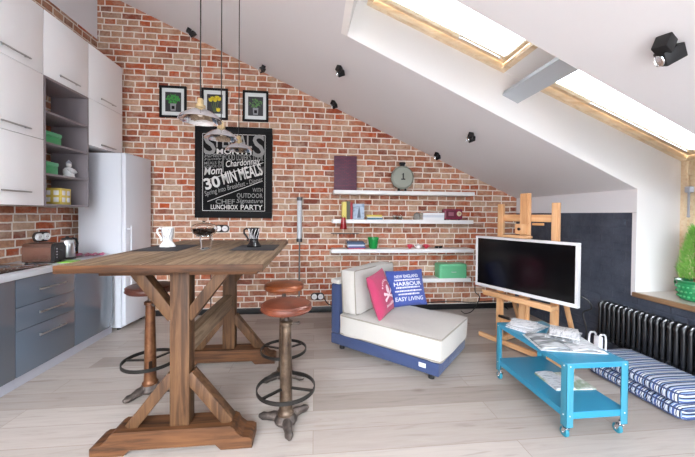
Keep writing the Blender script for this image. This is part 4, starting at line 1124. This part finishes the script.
# blue pillow
bp = thing('throw_pillow', 'cobalt blue throw pillow with white words on the chaise', 'pillow')
mb, surf = pillow(.43, .38, .12, 6); mb.build('cover', M_bluec, bp)
bt = chl(.55, .645, .372); tp = chl(.42, .67, .73)
place_basis(bp, (bt + tp) / 2, Vector((.985, .17, .02)), tp - bt)
wd = MB()
for s, y, w_, h_, b_ in (('NEW ENGLAND', .118, .27, .034, .01), ('COAST AND SEA SIDE', .080, .29, .02, 0), ('HARBOUR 74', .040, .31, .04, .012), ('LIGHTHOUSE BAY', .002, .27, .022, 0), ('SAIL CLUB', -.033, .30, .022, 0), ('IN THE SUN', -.065, .24, .022, .006), ('EASY LIVING', -.112, .31, .04, .006)):
    if s not in ('NEW ENGLAND', 'HARBOUR 74', 'EASY LIVING'):
        # rows of small unreadable print: short dashes
        x = -w_ / 2
        while x < w_ / 2 - .01:
            l_ = random.uniform(.008, .018); flat_bar(wd, x, y, min(x + l_, w_ / 2), y, h_ * random.uniform(.5, .85)); x += l_ + .005
        continue
    add_text(wd, s.replace(' 74', ''), 0, y, w_, h_, bold=b_, bend=surf)
wd.build('printed_words', M_inkw, bp)

# ================================================================== EASEL + TV
E0 = Vector((1.77, 3.25, 0)); Eu = Vector((.394, -.919, 0)).normalized(); En = Vector((-.919, -.394, 0)).normalized()
rzE = math.atan2(Eu.y, Eu.x)        # local x = along the screen, local y = away from the viewer
tv = thing('television', 'flat television with silver bezel mounted on the wooden easel', 'television', tuple(E0) , rzE)
zl, zh = .566, 1.104; wT = .992
mb = MB(); b_ = .024
mb.b2((0, -.02, zh - b_), (wT, .025, zh), .004); mb.b2((0, -.02, zl), (wT, .025, zl + b_ + .008), .004); mb.b2((0, -.02, zl + b_), (b_, .025, zh - b_), .004); mb.b2((wT - b_, -.02, zl + b_), (wT, .025, zh - b_), .004)
mb.build('bezel', M_tvw, tv)
MB().b2((b_ - .002, -.012, zl + b_), (wT - b_ + .002, .02, zh - b_ + .002)).build('screen', M_screen, tv, smooth=False)
MB().b2((.02, .0255, zl + .02), (wT - .02, .045, zh - .02), .008).build('rear_cover', M_tvw, tv)
ea = thing('easel', 'tall wooden studio easel carrying the television', 'easel', tuple(E0 - En * .085), rzE)
for x, nm in ((.235, 'l'), (.768, 'r')):
    MB().b2((x - .03, -.03, .06), (x + .03, .01, 1.443), .004).build('upright', M_easel, ea)
MB().b2((.455, -.045, .30), (.55, -.012, 1.54), .004).build('mast', M_easel, ea)
MB().b2((.527, -.0535, .3), (.533, -.0455, 1.54)).build('mast_strip', M_easel, ea, smooth=False)
MB().b2((.265, -.01, 1.268), (.738, .02, 1.336), .003).build('cross_rail', M_easelx, ea)
MB().b2((.21, -.012, .19), (.80, .02, .27), .003).build('cross_rail', M_easelx, ea)
kb = MB().b2((.425, -.075, 1.145), (.545, -.046, 1.245), .004).build('clamp_block', M_easel, ea)
MB().cyl((.47, -.085, 1.195), (.47, -.0755, 1.195), .014, seg=16).build('knob', M_black, kb)
MB().b2((.345, -.14, 1.112), (.585, -.046, 1.135), .004).build('top_holder', M_easelx, ea)
MB().b2((.566, -.03, 1.235), (.67, -.012, 1.258), .003).build('peg', M_easelx, ea)
MB().b2((.13, -.15, .495), (.81, -.03, .53), .004).build('canvas_tray', M_easelx, ea)
MB().b2((.13, -.165, .53), (.81, -.152, .55), .003).build('tray_lip', M_easelx, ea)
mb = MB()
for x in (.235, .768): MB().b2((x - .035, -.055, .018), (x + .035, .42, .065), .006).build('skid', M_easel, ea)
MB().b2((.04, -.09, .02), (.96, -.057, .065), .004).build('front_bar', M_easelx, ea)
for x in (.235, .768): MB().bar((x, .38, .06), (x, .01, .9), .03, .04, (0, 1, 0), .003).build('rear_strut', M_easel, ea)
for x in (.235, .768):
    for y in (-.02, .37): MB().cyl((x, y, 0), (x, y, .02), .025, seg=14).build('foot', M_black, ea)
# a black remote / tool on the lower rail
o = MB().box((0, 0, .012), (.12, .035, .024), None, .005).build('cable_clamp', M_black, ea); o.location = (.30, -.03, .272)
cable('television_cable', [tuple(E0 + Eu * .95 - En * .06 + Vector((0, 0, .66))), tuple(E0 + Eu * 1.02 - En * .08 + Vector((0, 0, .63))), tuple(E0 + Eu * 1.03 - En * .12 + Vector((0, 0, .56))), tuple(E0 + Eu * .96 - En * .14 + Vector((0, 0, .5))), tuple(E0 + Eu * .98 - En * .16 + Vector((0, 0, .36))), tuple(E0 + Eu * .9 - En * .3 + Vector((0, 0, .1))), tuple(E0 + Eu * .85 - En * .34 + Vector((0, 0, .01)))], .006, 'thin cable looping behind the right edge of the television')
cable('television_cable', [(1.80, 3.33, .56), (1.83, 3.38, .45), (1.95, 3.5, .35), (2.0, 3.75, .12), (2.0, 3.95, .02), (2.02, 4.1, .006)], .005, 'thin black cable dropping from the left of the television to the wall')

# ================================================================== COFFEE TABLE ON CASTERS
ct = thing('coffee_table', 'low turquoise metal coffee table with lower shelf on casters', 'table', (1.68, 2.03, 0))
hx, hy = .20, .355
def tray(z0, z1, m, name, ins=0.0):
    mb = MB(); mb.b2((-hx + ins, -hy + ins, z1 - .006), (hx - ins, hy - ins, z1), .002)
    for s in (-1, 1):
        mb.b2((s * (hx - ins) - .004 * (s > 0), -hy + ins, z0), (s * (hx - ins) + .004 * (s < 0), hy - ins, z1 - .006)); mb.b2((-hx + ins, s * (hy - ins) - .004 * (s > 0), z0), (hx - ins, s * (hy - ins) + .004 * (s < 0), z1 - .006))
    return mb.build(name, m, ct, smooth=False)
tray(.425, .455, M_teal, 'tabletop'); tray(.125, .165, M_teal, 'lower_shelf', .003)
for sx in (-1, 1):
    for sy in (-1, 1):
        X, Y = sx * (hx + .001), sy * (hy + .001)
        mb = MB(); mb.b2((X, Y, .075), (X - sx * .045, Y - sy * .004, .45), .001); mb.b2((X, Y, .075), (X - sx * .004, Y - sy * .045, .45), .001)
        lg = mb.build('leg', M_teald, ct)
        for z in (.437, .145):
            for q in ((X - sx * .022, Y, z), (X, Y - sy * .022, z)): MB().sphere(q, .0045, 8).build('bolt', M_ct, lg)
        c = MB(); cx_, cy_ = X - sx * .025, Y - sy * .025
        c.cyl((cx_, cy_, .06), (cx_, cy_, .082), .008); c.b2((cx_ - .016, cy_ - .014, .056), (cx_ + .016, cy_ + .018, .062), .002)
        for k in (-1, 1): c.bar((cx_ + k * .0145, cy_, .058), (cx_ + k * .0145, cy_ + .014, .028), .003, .022, (0, 1, 0))
        cs = c.build('caster_fork', M_chrome, lg)
        MB().lathe([(0, -.011), (.024, -.011), (.029, -.006), (.029, .006), (.024, .011), (0, .011)], (cx_, cy_ + .014, .029), 24, Matrix.Rotation(PI / 2, 4, 'Y')).build('caster_wheel', M_rubber, cs)
        MB().cyl((cx_ - .017, cy_ + .014, .029), (cx_ + .017, cy_ + .014, .029), .006, seg=10).build('hub', M_chrome, cs)
ZC = .4555
P_news = print_mat('newsprint', .5, '#d6d8db', (16, 70, 1), '#8d9299'); P_dark = print_mat('photo page', .40, '#c9cdd0', (5, 22, 1), '#3a4046'); P_green = print_mat('garden page', .45, '#dcdedc', (8, 8, 1), '#7f9470')
def sheet(mb, w, d, z, rz, x, y, curl=.0, th=.0025, seed=0):
    n_ = 10; R = Matrix.Translation((x, y, z)) @ Matrix.Rotation(rz, 4, 'Z')
    A, B = [], []
    for i in range(n_ + 1):
        s = i / n_; xx = -w / 2 + w * s
        zz_ = curl * (math.sin(s * PI) ** 1.0) + curl * .5 * math.sin(s * 9 + seed) * .3
        A.append([mb.bm.verts.new(R @ Vector((xx, yy, max(zz_, 0)))) for yy in (-d / 2, d / 2)]); B.append([mb.bm.verts.new(R @ Vector((xx, yy, max(zz_, 0) + th))) for yy in (-d / 2, d / 2)])
    for i in range(n_):
        mb.bm.faces.new((B[i][0], B[i + 1][0], B[i + 1][1], B[i][1])); mb.bm.faces.new((A[i][0], A[i][1], A[i + 1][1], A[i + 1][0]))
        for k in (0, 1): mb.bm.faces.new((A[i][k], A[i + 1][k], B[i + 1][k], B[i][k]))
    for i in (0, n_): mb.bm.faces.new((A[i][0], A[i][1], B[i][1], B[i][0]))
# folded newspaper at the far end
o = MB(); sheet(o, .27, .19, 0, .5, 0, 0, .0, .006); sheet(o, .26, .18, .007, .38, .005, .0, .012, .005, 2); sheet(o, .20, .17, .024, .8, -.02, .01, .012, .004, 1)
o = o.build('newspaper', P_news, smooth=False); o.location = (1.65, 2.262, ZC); tag(o, 'folded newspaper on the far left end of the turquoise coffee table', 'newspaper')
# open magazine
t = thing('magazine', 'large open magazine lying across the turquoise tabletop', 'magazine', (1.68, 1.945, ZC), -.22, 'magazines on the coffee table top')
o = MB(); sheet(o, .40, .27, 0, 0, 0, 0, 0, .004); o.build('cover', P_news, t, smooth=False)
o = MB(); sheet(o, .185, .25, .0045, 0, -.095, 0, .014, .006, 1); o.build('left_pages', P_dark, t, smooth=False)
o = MB(); sheet(o, .185, .25, .0045, 0, .095, 0, .012, .006, 3); o.build('right_pages', P_news, t, smooth=False)
t = thing('magazine', 'magazine with curled pages on top of the open magazine', 'magazine', (1.755, 2.02, ZC + .026), .75, 'magazines on the coffee table top')
o = MB(); sheet(o, .26, .19, 0, 0, 0, 0, .012, .005, 2); o.build('cover', P_dark, t, smooth=False)
o = MB(); sheet(o, .23, .17, .018, .12, .01, 0, .012, .005, 4); o.build('pages', P_news, t, smooth=False)
t = thing('magazine', 'magazine with green garden cover on the lower shelf', 'magazine', (1.745, 2.00, .166), -.05)
o = MB(); sheet(o, .28, .22, 0, 0, 0, 0, 0, .008); o.build('cover', P_green, t, smooth=False)
o = MB(); sheet(o, .13, .22, .0085, 0, -.07, 0, .006, .005, 2); o.build('pages', P_news, t, smooth=False)
# white rack holding papers behind
t = thing('letter_rack', 'white wire letter rack on the far end of the striped floor cushions', 'rack', (2.39, 2.395, .1905), .3); t.scale = (1.25, 1.25, 1.35)
for y in (-.03, .03):
    mb = MB(); mb.tube([(-.035, y, .0), (-.04, y, .06), (-.035, y, .095), (-.02, y, .108), (.02, y, .103), (.035, y, .09), (.04, y, .06), (.036, y, 0)], .006, 8); mb.build('hoop', mat('white coated wire', '#d8dade', .3), t)
MB().b2((-.038, -.035, 0), (.038, .035, .008), .002).build('base', M_ct, t)
MB().b2((.0, -.022, .009), (.022, .022, .085), .001).build('card_stack', mat('white cards', '#d9dbe0', .6), t)

# ================================================================== RADIATOR
rd = thing('radiator', 'long black cast iron column radiator under the window', 'radiator', (2.79, 2.745, 0))
pitch = .0455; nsec = 27; z0, z1 = .165, .50
sec = None
for k in range(nsec):
    y = -.02 - k * pitch
    if sec is None:
        mb = MB()
        for x in (-.045, .045):
            mb.tube([(x, 0, z0 + .03), (x, 0, z0 + .06), (x, 0, z1 - .06), (x, 0, z1 - .03)], [.013, .016, .016, .013], 10)
        for zc, s in ((z1 - .03, 1), (z0 + .03, -1)):
            mb.tube([(-.05, 0, zc - s * .015), (-.046, 0, zc + s * .012), (-.03, 0, zc + s * .027), (.03, 0, zc + s * .027), (.046, 0, zc + s * .012), (.05, 0, zc - s * .015)], .018, 10)
        mb.cyl((0, -.0224, z1 - .05), (0, .0224, z1 - .05), .022, seg=14).cyl((0, -.0224, z0 + .05), (0, .0224, z0 + .05), .022, seg=14)
        mb.tube([(0, 0, z0 + .05), (0, 0, z1 - .05)], .014, 8)
        sec = mb.build('section', M_rad, rd); o = sec
    else:
        o = sec.copy(); COL.objects.link(o); o.parent = rd
    o.location = (0, y, 0)
for k in (2, 14, 25):
    y = -.02 - k * pitch
    MB().b2((.03, y - .012, z0 - .02), (.1, y + .012, z0 + .01), .003).b2((-.05, y - .01, z0 - .018), (.05, y + .01, z0 + .003), .003).build('bracket', M_rad, rd)
MB().tube([(0, .002, z0 + .05), (0, .04, z0 + .05), (0, .05, z0 + .03), (0, .05, .0)], .011, 10).build('pipe', M_rad, rd)

# striped mats
def bench_cushion(loc, s, rzz, label, seed):
    t = thing('floor_cushion', label, 'cushion', loc, rzz, 'striped floor cushions stacked by the radiator')
    k = soft_box(s, .035, .006, 12, .004, seed)
    for v in k.bm.verts: v.co.z += s[2] / 2
    c = k.build('cover', M_stripe, t)
    p = MB()
    for z in (.018, s[2] - .018): piping_loop(p, s, z, .006, .045)
    p.build('piping', mat('slate piping', '#3b4668', .9), c)
bench_cushion((2.535, 2.09, .004), (.39, .68, .088), .03, 'lower blue striped floor cushion, lying on the floor', 4)
bench_cushion((2.54, 2.10, .097), (.39, .67, .092), .015, 'upper blue striped floor cushion, on top of the other', 8)

# ================================================================== PLANT ON SILL
pl = thing('potted_conifer', 'small bright green conifer in a dimpled green pot on the windowsill', 'plant', (3.075, 2.22, zs))
lathe_thing('pot', [(0, 0), (.07, 0), (.085, .01), (.098, .06), (.106, .12), (.1, .14), (.108, .15), (.118, .16), (.118, .168), (.104, .166), (.095, .14), (0, .13)], M_potg, pl, seg=40)
mb = MB()
for r_ in range(3):
    z = .035 + r_ * .038; R = .094 + .006 * r_
    for k in range(22): a = 2 * PI * (k + .5 * (r_ % 2)) / 22; mb.sphere((R * math.cos(a), R * math.sin(a), z), .009, 8)
mb.build('glaze_dimples', mat('light green glaze', '#4fae74', .15), pl)
for sg in (-1, 1): MB().tube([(0, sg * .1, .145), (0, sg * .135, .15), (0, sg * .14, .12), (0, sg * .105, .10)], .008, 8).build('handle', M_potg, pl)
MB().lathe([(0, .142), (.092, .142), (.094, .136)], (0, 0, 0), 24).build('soil', mat('soil', '#35281d', .95), pl)
MB().cyl((0, 0, .14), (0, 0, .50), .008, .003, 8).build('stem', mat('bark', '#6b4c30', .8), pl)
mb = MB()
for k in range(2600):
    h_ = random.random() ** 1.1
    R = (.098 * (1 - h_) ** .75 + .008) * (1 if h_ > .12 else .72 + h_ * 2.3); a = random.uniform(0, 2 * PI); r = R * (.35 + .7 * math.sqrt(random.random()))
    c = Vector((r * math.cos(a), r * math.sin(a), .175 + .42 * h_))
    d = Vector((math.cos(a) * .55, math.sin(a) * .55, random.uniform(.5, 1.3))).normalized() * random.uniform(.022, .05)
    q = d.cross(Vector((random.uniform(-1, 1), random.uniform(-1, 1), random.uniform(-1, 1)))).normalized() * .0026
    mb.face([c - q, c + q, c + d + q * .2, c + d - q * .2])
mb.build('foliage', M_leaf, pl, smooth=False)

# ================================================================== LIGHT AND CAMERA
w = bpy.data.worlds.new('sky'); scene.world = w; w.use_nodes = True
nt = w.node_tree; bg = nt.nodes['Background']
bg.inputs['Color'].default_value = (.90, .965, 1.04, 1)
# overcast sky: brighter towards the zenith
wc = nt.nodes.new('ShaderNodeTexCoord'); wsx = nt.nodes.new('ShaderNodeSeparateXYZ'); nt.links.new(wc.outputs['Generated'], wsx.inputs[0])
wm = nt.nodes.new('ShaderNodeMapRange'); nt.links.new(wsx.outputs[2], wm.inputs[0])
wm.inputs[1].default_value = 0.0; wm.inputs[2].default_value = .9; wm.inputs[3].default_value = 2.6; wm.inputs[4].default_value = 40.0
nt.links.new(wm.outputs[0], bg.inputs['Strength'])
def area(name, loc, rot, sx, sy, e, col=(1, 1, 1)):
    l = bpy.data.lights.new(name, 'AREA'); l.shape = 'RECTANGLE'; l.size = sx; l.size_y = sy; l.energy = e; l.color = col
    o = bpy.data.objects.new(name, l); COL.objects.link(o); o.location = loc; o.rotation_euler = rot
    return o
cam = bpy.data.cameras.new('camera'); co = bpy.data.objects.new('camera', cam); COL.objects.link(co)
cam.sensor_fit = 'HORIZONTAL'; cam.sensor_width = 36; cam.lens = 312 / 695 * 36
cam.shift_y = -10 / 695
cam.clip_start = .05
yaw, pitch_, roll = (math.radians(v) for v in (6.0, .7, .5))
F0 = Vector((math.sin(yaw), math.cos(yaw), 0)); R0 = Vector((math.cos(yaw), -math.sin(yaw), 0)); U0 = Vector((0, 0, 1))
F = F0 * math.cos(pitch_) - U0 * math.sin(pitch_); U1 = U0 * math.cos(pitch_) + F0 * math.sin(pitch_)
R = R0 * math.cos(roll) + U1 * math.sin(roll); U = U1 * math.cos(roll) - R0 * math.sin(roll)
Mc = Matrix((R, U, -F)).transposed().to_4x4(); Mc.translation = (0, 0, 1.32)
co.matrix_world = Mc
scene.camera = co
vs_ = scene.view_settings
vs_.view_transform = 'Standard'; vs_.look = 'None'; vs_.gamma = 1; vs_.use_curve_mapping = False; vs_.exposure = 0.42
scene.cycles.use_denoising = True
scene.cycles.max_bounces = 10; scene.cycles.diffuse_bounces = 6; scene.cycles.transmission_bounces = 8; scene.cycles.transparent_max_bounces = 8
scene.cycles.sample_clamp_indirect = 8; scene.cycles.caustics_reflective = False; scene.cycles.caustics_refractive = False
